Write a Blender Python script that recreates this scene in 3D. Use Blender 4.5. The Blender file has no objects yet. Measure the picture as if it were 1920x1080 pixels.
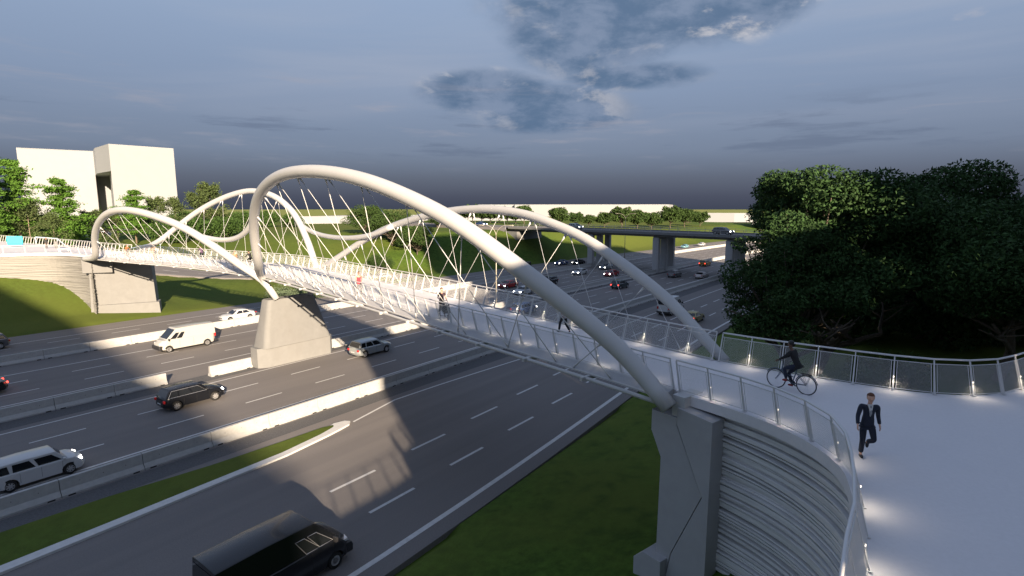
import bpy, bmesh, math, random
import numpy as np
from mathutils import Vector, Matrix, noise
from mathutils.geometry import tessellate_polygon
R = math.radians
random.seed(7)
SC = bpy.context.scene
COL = SC.collection
# ------------------------------------------------------------------ camera, sky, sun, exposure
F_PX, HY, CAMH, YAW = 1030.0, 392.0, 15.5, R(36.3)
PITCH = math.atan((540 - HY) / F_PX)
cam = bpy.data.cameras.new('camera'); camo = bpy.data.objects.new('camera', cam); COL.objects.link(camo)
cam.sensor_width = 36; cam.lens = 36 * F_PX / 1920; cam.clip_end = 20000; cam.clip_start = 0.1
camo.location = (0, 0, CAMH); camo.rotation_euler = (math.pi / 2 - PITCH, 0, YAW)
SC.camera = camo
SUN_EL = R(17.0); SUNDIR = Vector((.857 * math.cos(SUN_EL), -.515 * math.cos(SUN_EL), math.sin(SUN_EL)))
sl = bpy.data.lights.new('sun', 'SUN'); sl.energy = 5.0; sl.angle = R(.6); sl.color = (1, .80, .58)
so = bpy.data.objects.new('sun', sl); COL.objects.link(so); so.location = (60, -40, 60)
so.rotation_euler = SUNDIR.to_track_quat('Z', 'Y').to_euler()
SC.view_settings.view_transform = 'Standard'; SC.view_settings.look = 'None'
SC.view_settings.exposure = 1.5; SC.view_settings.gamma = 1
SC.cycles.max_bounces = 6; SC.cycles.transparent_max_bounces = 8

def make_world():
    w = bpy.data.worlds.new('World'); SC.world = w; w.use_nodes = True
    nt = w.node_tree; N = nt.nodes; L = nt.links; N.clear()
    def nd(t, **k):
        n = N.new(t)
        for a, b in k.items(): setattr(n, a, b)
        return n
    def m(op, a, b=None, c=None, cl=False):
        n = nd('ShaderNodeMath', operation=op); n.use_clamp = cl
        for i, v in enumerate((a, b, c)):
            if v is None: continue
            if isinstance(v, (int, float)): n.inputs[i].default_value = v
            else: L.new(v, n.inputs[i])
        return n.outputs[0]
    def mix(f, a, b):
        n = nd('ShaderNodeMix', data_type='RGBA')
        L.new(f, n.inputs[0]) if not isinstance(f, (int, float)) else setattr(n.inputs[0], 'default_value', f)
        for i, v in ((6, a), (7, b)):
            if isinstance(v, tuple): n.inputs[i].default_value = (*v, 1)
            else: L.new(v, n.inputs[i])
        return n.outputs[2]
    out = nd('ShaderNodeOutputWorld'); bg = nd('ShaderNodeBackground'); L.new(bg.outputs[0], out.inputs[0])
    tc = nd('ShaderNodeTexCoord'); sep = nd('ShaderNodeSeparateXYZ'); L.new(tc.outputs['Generated'], sep.inputs[0])
    X, Y, Z = sep.outputs
    sky = nd('ShaderNodeTexSky', sky_type='NISHITA', sun_disc=False, sun_elevation=SUN_EL, sun_rotation=math.atan2(SUNDIR.x, SUNDIR.y))
    sky.dust_density = 2.0
    skm = nd('ShaderNodeVectorMath', operation='SCALE'); L.new(sky.outputs[0], skm.inputs[0]); skm.inputs['Scale'].default_value = .05
    el = m('ARCSINE', Z); eld = m('MULTIPLY', el, 180 / math.pi)
    az = m('ARCTAN2', X, Y); azd = m('MULTIPLY', az, 180 / math.pi)      # from +Y toward +X
    azr = m('ADD', azd, math.degrees(YAW))                               # 0 = heading of the bridge view
    cr = nd('ShaderNodeValToRGB'); L.new(m('DIVIDE', eld, 40.0, cl=True), cr.inputs[0])
    def lin(c): return tuple(((v / 255) / 12.92 if v / 255 <= .04045 else ((v / 255 + .055) / 1.055) ** 2.4) for v in c)
    stops = [(0, (64, 70, 88)), (.03, (72, 78, 98)), (.075, (92, 100, 120)), (.14, (118, 131, 155)), (.28, (134, 151, 179)), (.42, (146, 165, 194)), (.50, (150, 170, 200)), (.62, (140, 160, 196)), (.80, (140, 158, 190)), (1, (140, 158, 190))]
    e = cr.color_ramp.elements
    while len(e) < len(stops): e.new(.5)
    for i, (p, c) in enumerate(stops): e[i].position = p; e[i].color = (*lin(c), 1)
    # stretched cloud coordinates on a plane above
    zz = m('MAXIMUM', Z, .03); px = m('DIVIDE', X, zz); py = m('DIVIDE', Y, zz)
    def noi(vec, sc, det=6, ro=.55, dist=0.0):
        n = nd('ShaderNodeTexNoise'); L.new(vec, n.inputs['Vector']); n.inputs['Scale'].default_value = sc
        n.inputs['Detail'].default_value = det; n.inputs['Roughness'].default_value = ro; n.inputs['Distortion'].default_value = dist
        return n.outputs['Fac']
    cmb = nd('ShaderNodeCombineXYZ'); L.new(m('MULTIPLY', azd, .085), cmb.inputs[0]); L.new(m('MULTIPLY', eld, .17), cmb.inputs[1])
    v1 = cmb.outputs[0]
    n1 = noi(v1, 1.0, 9, .60, .3); cmbs = nd('ShaderNodeVectorMath', operation='ADD'); L.new(v1, cmbs.inputs[0]); cmbs.inputs[1].default_value = (.10, .16, 0); n1s = noi(cmbs.outputs[0], 1.0, 9, .60, .3); n2 = noi(v1, 2.6, 8, .62, .2)
    cmb2 = nd('ShaderNodeCombineXYZ'); L.new(m('MULTIPLY', azd, .012), cmb2.inputs[0]); L.new(m('MULTIPLY', eld, .12), cmb2.inputs[1]); cmb2.inputs[2].default_value = 4.2
    n3 = noi(cmb2.outputs[0], 1.6, 5, .5, .6)
    def ell(ca, ce, ra, re):
        a = m('DIVIDE', m('SUBTRACT', azr, ca), ra); b = m('DIVIDE', m('SUBTRACT', eld, ce), re)
        return m('SUBTRACT', 1.0, m('SQRT', m('ADD', m('MULTIPLY', a, a), m('MULTIPLY', b, b))))
    def sm(v, a, b):
        n = nd('ShaderNodeMapRange', interpolation_type='SMOOTHSTEP'); L.new(v, n.inputs[0]); n.inputs[1].default_value = a; n.inputs[2].default_value = b
        return n.outputs[0]
    col = mix(.10, cr.outputs[0], skm.outputs[0])
    # thin veils
    col = mix(m('MULTIPLY', m('MULTIPLY', sm(n3, .42, .75), .38), sm(eld, 5.0, 11.0)), col, lin((168, 174, 190)))
    # cloud masses: (az, el, ra, re)
    big = m('MAXIMUM', m('MAXIMUM', ell(12, 19.6, 16.5, 5.6), ell(8, 17.2, 10, 5.0)), ell(21.5, 19.5, 7.5, 4.6))
    mid = m('MAXIMUM', ell(4.0, 9.8, 8.5, 2.6), ell(-2.5, 11.4, 7.5, 2.4))
    mid = m('MAXIMUM', mid, m('SUBTRACT', ell(12, 12.6, 10, 2.0), .25))
    shape = m('MAXIMUM', big, mid)
    dens = m('ADD', m('MULTIPLY', m('MAXIMUM', shape, -1.0), 2.5), m('MULTIPLY', m('SUBTRACT', n1, .45), 1.7))
    cov = sm(dens, -.12, .95)
    # lit side: toward the sun (right / top) where density is thin; body blue grey
    n4 = noi(v1, 2.0, 8, .65, .1)
    grad = m('MULTIPLY', m('SUBTRACT', n1, n1s), 5.0); litf = sm(m('ADD', m('ADD', m('MULTIPLY', n4, .55), grad), m('MULTIPLY', m('SUBTRACT', .6, dens), .35)), .25, .80)
    rt = m('MAXIMUM', ell(23.0, 18.5, 9, 6.0), m('MULTIPLY', ell(7.0, 11.0, 5, 3.2), .22)); rt = m('MAXIMUM', rt, ell(-5.0, 13.0, 6, 2.2))
    litf = m('MULTIPLY', litf, m('ADD', .30, m('MULTIPLY', m('MAXIMUM', rt, 0.0), 1.5)), cl=True)
    ccol = mix(sm(n2, .36, .66), lin((88, 112, 142)), lin((124, 140, 166)))
    ccol = mix(litf, ccol, lin((196, 194, 198)))
    col = mix(m('MULTIPLY', cov, .93), col, ccol)
    # low streak clouds near horizon
    cmb5 = nd('ShaderNodeCombineXYZ'); L.new(m('MULTIPLY', azd, .05), cmb5.inputs[0]); L.new(m('MULTIPLY', eld, .42), cmb5.inputs[1]); cmb5.inputs[2].default_value = 9.1
    n5 = noi(cmb5.outputs[0], 1.5, 7, .6, .2)
    band = m('MULTIPLY', sm(eld, 3.2, 6.0), m('SUBTRACT', 1.0, sm(eld, 10.5, 14.0)))
    st = m('MULTIPLY', sm(n5, .55, .72), band)
    col = mix(m('MULTIPLY', st, .45), col, lin((160, 160, 172)))
    st2 = m('MULTIPLY', m('SUBTRACT', 1.0, sm(n5, .32, .46)), m('MULTIPLY', sm(eld, 4.0, 6.0), m('SUBTRACT', 1.0, sm(eld, 7.5, 11.0))))
    col = mix(m('MULTIPLY', st2, .4), col, lin((86, 99, 124)))
    # small cloud group high right
    sc_ = m('MAXIMUM', ell(34, 18.5, 4, 1.4), m('MAXIMUM', ell(38.5, 14.6, 3, .8), ell(31.5, 19.5, 2.0, .8)))
    col = mix(m('MULTIPLY', sm(m('ADD', sc_, m('MULTIPLY', m('SUBTRACT', n2, .62), 4.0)), .1, 1.3), .55), col, lin((200, 192, 192)))
    L.new(col, bg.inputs[0]); bg.inputs[1].default_value = .375
make_world()

# ------------------------------------------------------------------ helpers
def ray(px, py):
    a = (px - 960) / F_PX; b = (540 - py) / F_PX
    x, y, z = a, math.cos(PITCH) + b * math.sin(PITCH), -math.sin(PITCH) + b * math.cos(PITCH)
    return Vector((x * math.cos(YAW) - y * math.sin(YAW), x * math.sin(YAW) + y * math.cos(YAW), z))
def along(px, depth, z=0.0):           # ground position of something seen in picture column px at a given distance ahead
    a = (px - 960) / F_PX * (.9898 - .1422 * (z - CAMH + 7) / depth)
    return Vector((a * depth * math.cos(YAW) - depth * math.sin(YAW), a * depth * math.sin(YAW) + depth * math.cos(YAW), z))
def sm01(x, a, b):
    t = min(1, max(0, (x - a) / (b - a))); return t * t * (3 - 2 * t)
_m = {}
def mat(name, col, rough=.6, metal=0.0, var=0.0, vs=3.0, bump=0.0, bs=40.0, spec=.5, coat=0.0, emit=None, es=0.0, col2=None, det=6, stretch=None):
    if name in _m: return _m[name]
    M = bpy.data.materials.new(name); M.use_nodes = True; nt = M.node_tree; b = nt.nodes['Principled BSDF']
    b.inputs['Base Color'].default_value = (*col, 1); b.inputs['Roughness'].default_value = rough; b.inputs['Metallic'].default_value = metal
    b.inputs['Specular IOR Level'].default_value = spec; b.inputs['Coat Weight'].default_value = coat
    if emit: b.inputs['Emission Color'].default_value = (*emit, 1); b.inputs['Emission Strength'].default_value = es
    tc = None
    if var or bump:
        tc = nt.nodes.new('ShaderNodeTexCoord'); vec = tc.outputs['Object']
        if stretch:
            mp = nt.nodes.new('ShaderNodeMapping'); mp.inputs['Scale'].default_value = stretch; nt.links.new(vec, mp.inputs[0]); vec = mp.outputs[0]
    if var:
        n = nt.nodes.new('ShaderNodeTexNoise'); n.inputs['Scale'].default_value = vs; n.inputs['Detail'].default_value = det; n.inputs['Roughness'].default_value = .65
        nt.links.new(vec, n.inputs[0]); cr = nt.nodes.new('ShaderNodeValToRGB'); nt.links.new(n.outputs[0], cr.inputs[0])
        c2 = col2 or tuple(min(1, c * (1 + var)) for c in col); c1 = tuple(c * (1 - var) for c in col)
        cr.color_ramp.elements[0].position = .3; cr.color_ramp.elements[0].color = (*c1, 1)
        cr.color_ramp.elements[1].position = .7; cr.color_ramp.elements[1].color = (*c2, 1)
        nt.links.new(cr.outputs[0], b.inputs['Base Color'])
    if bump:
        n = nt.nodes.new('ShaderNodeTexNoise'); n.inputs['Scale'].default_value = bs; n.inputs['Detail'].default_value = 5
        nt.links.new(vec, n.inputs[0]); bp = nt.nodes.new('ShaderNodeBump'); bp.inputs['Strength'].default_value = min(1, bump); bp.inputs['Distance'].default_value = .03
        nt.links.new(n.outputs[0], bp.inputs['Height']); nt.links.new(bp.outputs[0], b.inputs['Normal'])
    _m[name] = M; return M

def mat_mix_noise(M, scale, c, amount, lo=.5, hi=.7, stretch=None):
    """add a second, larger noise layer of another own colour on top (patches, wear)"""
    nt = M.node_tree; b = nt.nodes['Principled BSDF']; src = b.inputs['Base Color'].links[0].from_socket
    tc = nt.nodes.new('ShaderNodeTexCoord'); vec = tc.outputs['Object']
    if stretch:
        mp = nt.nodes.new('ShaderNodeMapping'); mp.inputs['Scale'].default_value = stretch; nt.links.new(vec, mp.inputs[0]); vec = mp.outputs[0]
    n = nt.nodes.new('ShaderNodeTexNoise'); n.inputs['Scale'].default_value = scale; n.inputs['Detail'].default_value = 6; nt.links.new(vec, n.inputs[0])
    mr = nt.nodes.new('ShaderNodeMapRange'); mr.inputs[1].default_value = lo; mr.inputs[2].default_value = hi; mr.inputs[4].default_value = amount
    nt.links.new(n.outputs[0], mr.inputs[0]); mx = nt.nodes.new('ShaderNodeMix'); mx.data_type = 'RGBA'
    nt.links.new(mr.outputs[0], mx.inputs[0]); nt.links.new(src, mx.inputs[6]); mx.inputs[7].default_value = (*c, 1)
    nt.links.new(mx.outputs[2], b.inputs['Base Color'])

M_ASPH = mat('asphalt', (.172, .160, .156), .82, var=.16, vs=14, bump=.35, bs=60, spec=.35, det=8)
mat_mix_noise(M_ASPH, .22, (.138, .130, .130), .55, .45, .65, (1, .12, 1))
mat_mix_noise(M_ASPH, 1.0, (.205, .19, .18), .45, .5, .75, (1.1, .03, 1))
mat_mix_noise(M_ASPH, .8, (.125, .118, .115), .45, .52, .72, (1.3, .02, 1))
M_ASPH2 = mat('shoulder_asphalt', (.10, .10, .105), .9, var=.25, vs=9, bump=.6, bs=30, spec=.25)
M_PAINT = mat('road_paint', (.55, .55, .55), .6, var=.12, vs=3.5, spec=.4)
M_GRASS = mat('grass_turf', (.052, .100, .014), .9, var=.45, vs=2.2, bump=1.0, bs=9, spec=.12, det=10)
mat_mix_noise(M_GRASS, .10, (.090, .122, .020), .8, .42, .62)
mat_mix_noise(M_GRASS, .9, (.030, .058, .010), .7, .5, .72)
mat_mix_noise(M_GRASS, .012, (.095, .115, .022), .8, .4, .6)
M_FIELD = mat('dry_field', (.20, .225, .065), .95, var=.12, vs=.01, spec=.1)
M_CONC = mat('concrete', (.195, .197, .197), .8, var=.07, vs=1.2, bump=.12, bs=25, spec=.3)
mat_mix_noise(M_CONC, 1.1, (.185, .182, .176), .4, .5, .75, (1, 1, .15))
M_CONCB = mat('barrier_concrete', (.39, .39, .385), .85, var=.10, vs=3.0, bump=.15, bs=30, spec=.25)
mat_mix_noise(M_CONCB, 2.5, (.31, .305, .295), .5, .55, .75, (.6, .6, 1.5))
M_WHITE = mat('white_steel', (.475, .475, .475), .38, var=.03, vs=1.5, spec=.5)
M_WHITE2 = mat('white_rail_paint', (.60, .60, .60), .35, var=.02, vs=4)
M_DECK = mat('deck_surface', (.66, .645, .66), .7, var=.035, vs=9, bump=.15, bs=60, spec=.3, det=8)
mat_mix_noise(M_DECK, .5, (.60, .59, .61), .4, .45, .7)
M_GRATE = mat('deck_grating', (.38, .38, .39), .6, var=.1, vs=20)
M_WALL = mat('strata_wall', (.62, .615, .61), .85, var=.16, vs=2.0, bump=.2, bs=20, spec=.25, stretch=(.3, .3, 6))
M_CONC2 = mat('abutment_concrete', (.36, .36, .37), .8, var=.05, vs=1.5, bump=.12, bs=25, spec=.3)  # same concrete, colour lightened where the abutment and viaduct columns stand in shade
M_WALL2 = mat('pale_strata_wall', (.27, .265, .25), .85, var=.10, vs=2.0, bump=.2, bs=20, spec=.25, stretch=(.3, .3, 6))  # same grooved wall, colour darkened because the sun overexposes this stretch
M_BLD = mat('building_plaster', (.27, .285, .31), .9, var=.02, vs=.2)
M_BLACK = mat('black_rubber', (.02, .02, .02), .7, spec=.3)
M_DARK = mat('dark_plastic', (.025, .025, .028), .45)
M_GLASS = mat('car_glass', (.012, .014, .018), .05, spec=.8)
M_RIM = mat('alloy_rim', (.62, .62, .63), .3, .7)
M_HEADON = mat('headlight_on', (.9, .9, .9), .2, emit=(1, .96, .88), es=9)
M_HEAD = mat('headlight_off', (.7, .7, .72), .12, spec=.8)
M_TAIL = mat('tail_light', (.45, .02, .02), .2)
M_TAILON = mat('tail_light_on', (.7, .03, .03), .2, emit=(1, .06, .04), es=1.6)
M_PLATE = mat('licence_plate', (.6, .6, .6), .5)
M_STEEL = mat('galvanised_steel', (.42, .42, .42), .4, .6)
M_BARK = mat('bark', (.10, .08, .06), .9, var=.35, vs=8, bump=.8, bs=20)
M_BARKL = mat('pale_bark', (.24, .19, .14), .9, var=.3, vs=8, bump=.5, bs=20)

class MB:
    def __init__(s): s.v = []; s.f = []
    def add(s, v, f):
        o = len(s.v); s.v += [tuple(p) for p in v]; s.f += [tuple(i + o for i in q) for q in f]
    def box(s, c, d, rz=0.0, M=None):
        hx, hy, hz = d[0] / 2, d[1] / 2, d[2] / 2; cs, sn = math.cos(rz), math.sin(rz)
        v = []
        for z in (-hz, hz):
            for x, y in ((-hx, -hy), (hx, -hy), (hx, hy), (-hx, hy)): v.append((c[0] + x * cs - y * sn, c[1] + x * sn + y * cs, c[2] + z))
        s.add(v, [(3, 2, 1, 0), (4, 5, 6, 7), (0, 1, 5, 4), (1, 2, 6, 5), (2, 3, 7, 6), (3, 0, 4, 7)])
    def prism(s, poly, z0, z1, top=None):
        n = len(poly); t = top or poly
        v = [(p[0], p[1], z0) for p in poly] + [(p[0], p[1], z1) for p in t]
        s.add(v, [tuple(range(n - 1, -1, -1)), tuple(range(n, 2 * n))] + [(i, (i + 1) % n, n + (i + 1) % n, n + i) for i in range(n)])
    def tube(s, pts, r, n=8, cap=True):
        pts = [Vector(p) for p in pts]; k = len(pts)
        rr = r if isinstance(r, (list, tuple)) else [r] * k
        tan = [(pts[min(i + 1, k - 1)] - pts[max(i - 1, 0)]).normalized() for i in range(k)]
        up = Vector((0, 0, 1)) if abs(tan[0].z) < .9 else Vector((1, 0, 0))
        nrm = tan[0].cross(up).normalized(); v = []
        for i in range(k):
            nrm = (nrm - tan[i] * nrm.dot(tan[i]))
            if nrm.length < 1e-6: nrm = tan[i].orthogonal()
            nrm.normalize(); b = tan[i].cross(nrm)
            for j in range(n):
                a = 2 * math.pi * j / n; v.append(pts[i] + (nrm * math.cos(a) + b * math.sin(a)) * rr[i])
        f = [(i * n + j, i * n + (j + 1) % n, (i + 1) * n + (j + 1) % n, (i + 1) * n + j) for i in range(k - 1) for j in range(n)]
        if cap: f += [tuple(range(n - 1, -1, -1)), tuple((k - 1) * n + j for j in range(n))]
        s.add(v, f)
    def loft(s, rings, closed=True, caps=True):
        n = len(rings[0]); k = len(rings); v = [p for r in rings for p in r]
        f = []
        for i in range(k - 1):
            for j in range(n if closed else n - 1):
                f.append((i * n + j, i * n + (j + 1) % n, (i + 1) * n + (j + 1) % n, (i + 1) * n + j))
        if caps and closed: f += [tuple(range(n - 1, -1, -1)), tuple((k - 1) * n + j for j in range(n))]
        s.add(v, f)
    def lathe(s, prof, n=24, axis='z', c=(0, 0, 0)):
        rings = []
        for i in range(n):
            a = 2 * math.pi * i / n; ring = []
            for r, h in prof:
                p = (r * math.cos(a), r * math.sin(a), h) if axis == 'z' else (r * math.cos(a), h, r * math.sin(a))
                ring.append((p[0] + c[0], p[1] + c[1], p[2] + c[2]))
            rings.append(ring)
        rings.append(rings[0]); s.loft(rings, closed=False, caps=False)
    def poly(s, pts3):      # filled polygon (possibly concave)
        t = tessellate_polygon([[Vector(p) for p in pts3]]); s.add(pts3, [tuple(x) for x in t])
    def build(s, name, m, parent=None, smooth=False, bevel=0, seg=2, autos=None, fixn=False):
        me = bpy.data.meshes.new(name); me.from_pydata(s.v, [], s.f)
        if fixn:
            bm = bmesh.new(); bm.from_mesh(me); bmesh.ops.recalc_face_normals(bm, faces=bm.faces); bm.to_mesh(me); bm.free()
        for mm in (m if isinstance(m, (list, tuple)) else [m]): me.materials.append(mm)
        if smooth: me.shade_smooth()
        if autos is not None:
            me.shade_smooth(); me.set_sharp_from_angle(angle=R(autos))
        me.update()
        o = bpy.data.objects.new(name, me); COL.objects.link(o)
        if parent: o.parent = parent
        if bevel:
            b = o.modifiers.new('bevel', 'BEVEL'); b.width = bevel; b.segments = seg; b.limit_method = 'ANGLE'; b.angle_limit = R(32); b.harden_normals = True
            me.shade_smooth()
        return o
def tag(o, label=None, cat=None, group=None, kind=None):
    if label: o['label'] = label
    if cat: o['category'] = cat
    if group: o['group'] = group
    if kind: o['kind'] = kind
    return o
def thing(name, label, cat, loc=(0, 0, 0), rz=0.0, group=None):
    o = bpy.data.objects.new(name, None); COL.objects.link(o); o.location = loc; o.rotation_euler = (0, 0, rz); o.empty_display_size = .3
    return tag(o, label, cat, group)
def dup(o, parent=None, loc=None, rz=None, remap=None, kids=None):
    c = o.copy(); COL.objects.link(c); c.parent = parent
    if loc is not None: c.location = loc
    if rz is not None: c.rotation_euler = (0, 0, rz)
    if remap and c.type == 'MESH' and c.data.materials and c.data.materials[0].name in remap:
        c.material_slots[0].link = 'OBJECT'; c.material_slots[0].material = remap[c.data.materials[0].name]
    for ch in list(o.children): dup(ch, c, remap=remap)
    return c
def off(Y): return .0002 * max(0, Y - 40) ** 2

# ------------------------------------------------------------------ the walkway lines
NEAR = [(3.1, -8), (3.1, 2), (3.0, 4.5), (2.6, 6.0), (1.3, 6.7), (.3, 7.4), (-.12, 8.3), (-.2, 9.5), (-.19, 10.87), (-.27, 11.95), (-.36, 12.79), (-.54, 13.98), (-.86, 15.26), (-1.38, 16.13), (-2.21, 16.97), (-3.3, 17.65), (-4.46, 18.11), (-6.3, 18.64), (-9.43, 19.54), (-13.46, 20.6), (-20.27, 22.33), (-27.58, 24.25), (-34.8, 25.95), (-42.7, 27.7), (-47.2, 28.6), (-53, 29.35), (-60.06, 29.7), (-66.5, 29.5), (-73.4, 28.8), (-80, 27.9), (-91.1, 26.8), (-98, 26.4), (-102.5, 24.8), (-105, 20.3), (-107, 14), (-110, 8)]
FAR = [(9, 36), (6.2, 31), (4.4, 28), (3.38, 25.82), (2.73, 24.73), (1.84, 23.95), (.73, 23.45), (-.48, 23.25), (-2.9, 23.17), (-4.2, 23.2), (-5.4, 23.27), (-6.62, 23.45), (-9.2, 24.15), (-11.9, 24.9), (-15.9, 26.1), (-20.1, 27.25), (-25.9, 28.95), (-30.65, 30.3), (-36.35, 31.7), (-41.4, 32.95), (-46, 34.05), (-49.24, 34.75), (-55.6, 35.5), (-60.5, 35.5), (-65, 35.1), (-71, 34.3), (-76.8, 33.5), (-83.8, 32.6), (-92.65, 31.8), (-104, 31), (-112, 31), (-123, 30.5), (-135, 29.3), (-160, 27)]
DZ = 9.1
def catmull(P, step=.25):
    P = [Vector((p[0], p[1], p[2] if len(p) > 2 else 0)) for p in P]; out = []
    Q = [P[0] * 2 - P[1]] + P + [P[-1] * 2 - P[-2]]
    for i in range(1, len(Q) - 2):
        n = max(2, int((Q[i + 1] - Q[i]).length / step))
        # centripetal-ish (hermite with limited tangents)
        d = (Q[i + 1] - Q[i]).length
        t0 = ((Q[i + 1] - Q[i]).normalized() * 1.0 + (Q[i] - Q[i - 1]).normalized()) * .5 * d
        t1 = ((Q[i + 1] - Q[i]).normalized() + (Q[i + 2] - Q[i + 1]).normalized()) * .5 * d
        for k in range(n):
            t = k / n; h00 = 2 * t ** 3 - 3 * t ** 2 + 1; h10 = t ** 3 - 2 * t ** 2 + t; h01 = -2 * t ** 3 + 3 * t ** 2; h11 = t ** 3 - t ** 2
            out.append(Q[i] * h00 + t0 * h10 + Q[i + 1] * h01 + t1 * h11)
    out.append(P[-1].copy()); return out
NC = catmull(NEAR); FC = catmull(FAR)
def offset_line(L, d, z=0.0, zr=None):
    out = []
    for i, p in enumerate(L):
        t = (L[min(i + 1, len(L) - 1)] - L[max(i - 1, 0)]).normalized(); n = Vector((t.y, -t.x, 0))
        out.append(Vector((p.x + n.x * d, p.y + n.y * d, z)))
    return out
# travelling right -> left, the near line's outside (camera side) is n*-1 ; far line's outside is n*+1
def cut(L, x0, x1): return [p for p in L if x1 <= p.x <= x0]
def resample(L, step):
    out = [L[0].copy()]; acc = 0
    for a, b in zip(L, L[1:]):
        d = (b - a).length
        while acc + d >= step:
            t = (step - acc) / d; a = a.lerp(b, t); out.append(a.copy()); d = (b - a).length; acc = 0
        acc += d
    return out
def x_at(L, X):
    for a, b in zip(L, L[1:]):
        if (a.x - X) * (b.x - X) <= 0 and a.x != b.x:
            t = (X - a.x) / (b.x - a.x); return a.lerp(b, t)
    return L[-1]

# ------------------------------------------------------------------ terrain
RAMP = [(-94, 92), (-99, 78), (-106, 66), (-115, 57), (-127, 50.5), (-142, 47.5), (-160, 48), (-182, 54), (-204, 66), (-222, 80), (-246, 104), (-280, 128), (-330, 150)]
RC = catmull(RAMP, 2.0)
def base_h(x, y):
    xo = x - off(y)
    # left side of the highway
    if xo < -88:
        t = -88 - xo
        bank = min(8.7, max(.16 * t, .42 * t - 1.5))                                   # beside the retaining wall
        valley = .05 * min(t, 30) + max(0, t - 30) * .085
        valley = min(8.3, valley)
        hill = 8.9 * sm01(t, 0, 22 + 32 * (1 - sm01(y, 92, 124)))
        s = sm01(y, 33.0, 39.0); h = bank * (1 - s) + valley * s
        s2 = sm01(y, 52, 92) * (1 if y < 175 else 1 - .35 * sm01(y, 175, 260)); h = h * (1 - s2) + max(h, hill) * s2
        # knoll that carries the big trees
        return h
    if xo > -17.0 + (-2.0) * sm01(y, 12, 75):
        xr = xo + 17.0 + 2.0 * sm01(y, 12, 75)
        h = .2 * min(xr, 10) + .42 * max(0, min(xr - 10, 5.5))
        return h
    return -.3
def ramp_near(x, y):
    if not (-340 < x < -92 and 40 < y < 160): return 1e9, 0
    best = 1e9; bi = 0
    for i in range(0, len(RC), 2):
        d = (RC[i].x - x) ** 2 + (RC[i].y - y) ** 2
        if d < best: best = d; bi = i
    return math.sqrt(best), bi
RZ = [base_h(p.x, p.y) for p in RC]
RZ = [sum(RZ[max(0, i - 6):i + 7]) / len(RZ[max(0, i - 6):i + 7]) + .15 for i in range(len(RZ))]
for i in range(6): RZ[i] = min(RZ[i], .03)
def ground(x, y):
    h = base_h(x, y)
    d, i = ramp_near(x, y)
    if d < 16:
        s = 1 - sm01(d, 5.2, 16); h = h * (1 - s) + (RZ[i] - .22) * s
    if h > -.2: h += .10 * noise.noise(Vector((x * .12, y * .12, 0))) * min(1, h + .3)
    return h
def terrain():
    def axis(segs):
        o = []
        for a, b, st in segs:
            n = max(1, int(round((b - a) / st))); o += [a + (b - a) * i / n for i in range(n)]
        o.append(segs[-1][1]); return o
    xs = axis([(-9000, -1500, 1500), (-1500, -500, 200), (-500, -250, 12), (-250, -140, 3.0), (-140, -86, 1.0), (-86, -22, 6.4), (-22, 14, .7), (14, 100, 5), (100, 600, 60), (600, 7500, 1400)])
    ys = axis([(-3000, -300, 700), (-300, -40, 40), (-40, 0, 4), (0, 110, 1.2), (110, 320, 5), (320, 900, 25), (900, 9000, 1200)])
    V = []; nx = len(xs)
    for y in ys:
        for x in xs:
            z = ground(x, y) if y < 900 else (ground(x, 900) if abs(x) < 300 else 8.3)
            if x > 20: z = 4.5 + (z - 4.5) * 0
            V.append((x, y, z))
    # beyond the highway's bend the land closes
    V = [(x, y, max(z, 8.0) if y > 900 else z) for x, y, z in V]
    Fc = [(j * nx + i, j * nx + i + 1, (j + 1) * nx + i + 1, (j + 1) * nx + i) for j in range(len(ys) - 1) for i in range(nx - 1)]
    m = MB(); m.v = V; m.f = Fc
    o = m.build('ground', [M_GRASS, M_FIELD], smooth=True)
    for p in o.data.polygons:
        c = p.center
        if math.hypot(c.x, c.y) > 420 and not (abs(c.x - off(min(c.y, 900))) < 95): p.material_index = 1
    tag(o, kind='structure')
terrain()

# ------------------------------------------------------------------ highway
YS = [-60, -20, 0, 10, 20, 30, 40, 55, 70, 85, 100, 120, 140, 160, 180, 200, 220, 250, 280, 320, 360, 420, 500, 600, 700]
def warp(x, y, z): return (x + off(y), y, z)
def edge_D(y): return -18.2 - 2.2 * sm01(y, 12, 75)
def strip(mb, xl, xr, y0, y1, z, step=5.0):
    n = max(1, int((y1 - y0) / step)); v = []
    for i in range(n + 1):
        y = y0 + (y1 - y0) * i / n
        a = xl(y) if callable(xl) else xl; b = xr(y) if callable(xr) else xr
        v += [warp(a, y, z), warp(b, y, z)]
    mb.add(v, [(2 * i, 2 * i + 1, 2 * i + 3, 2 * i + 2) for i in range(n)])
m = MB(); strip(m, -88.2, lambda y: edge_D(y) + 1.1, -60, 700, 0.0)
sk = MB(); strip(sk, lambda y: edge_D(y) + 1.1, lambda y: edge_D(y) + 1.1, -60, 700, 0)
v = []
n_ = len(sk.v) // 2
for i in range(n_):
    p = sk.v[2 * i]; v += [p, (p[0], p[1], -.35)]
m.add(v, [(2 * i, 2 * i + 1, 2 * i + 3, 2 * i + 2) for i in range(n_ - 1)])
v = []
for i in range(0, 140):
    y = -60 + i * 5.43; p = warp(-88.2, y, 0); v += [(p[0], p[1], -.35), p]
m.add(v, [(2 * i, 2 * i + 1, 2 * i + 3, 2 * i + 2) for i in range(139)])
tag(m.build('road', M_ASPH), kind='structure')
m = MB(); strip(m, -53.0, -50.9, -60, 420, .006); strip(m, -35.9, lambda y: -34.2 + .6 * sm01(y, 30, 60), -60, 420, .006)
tag(m.build('road_shoulder', M_ASPH2), kind='structure')
m = MB()
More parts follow.
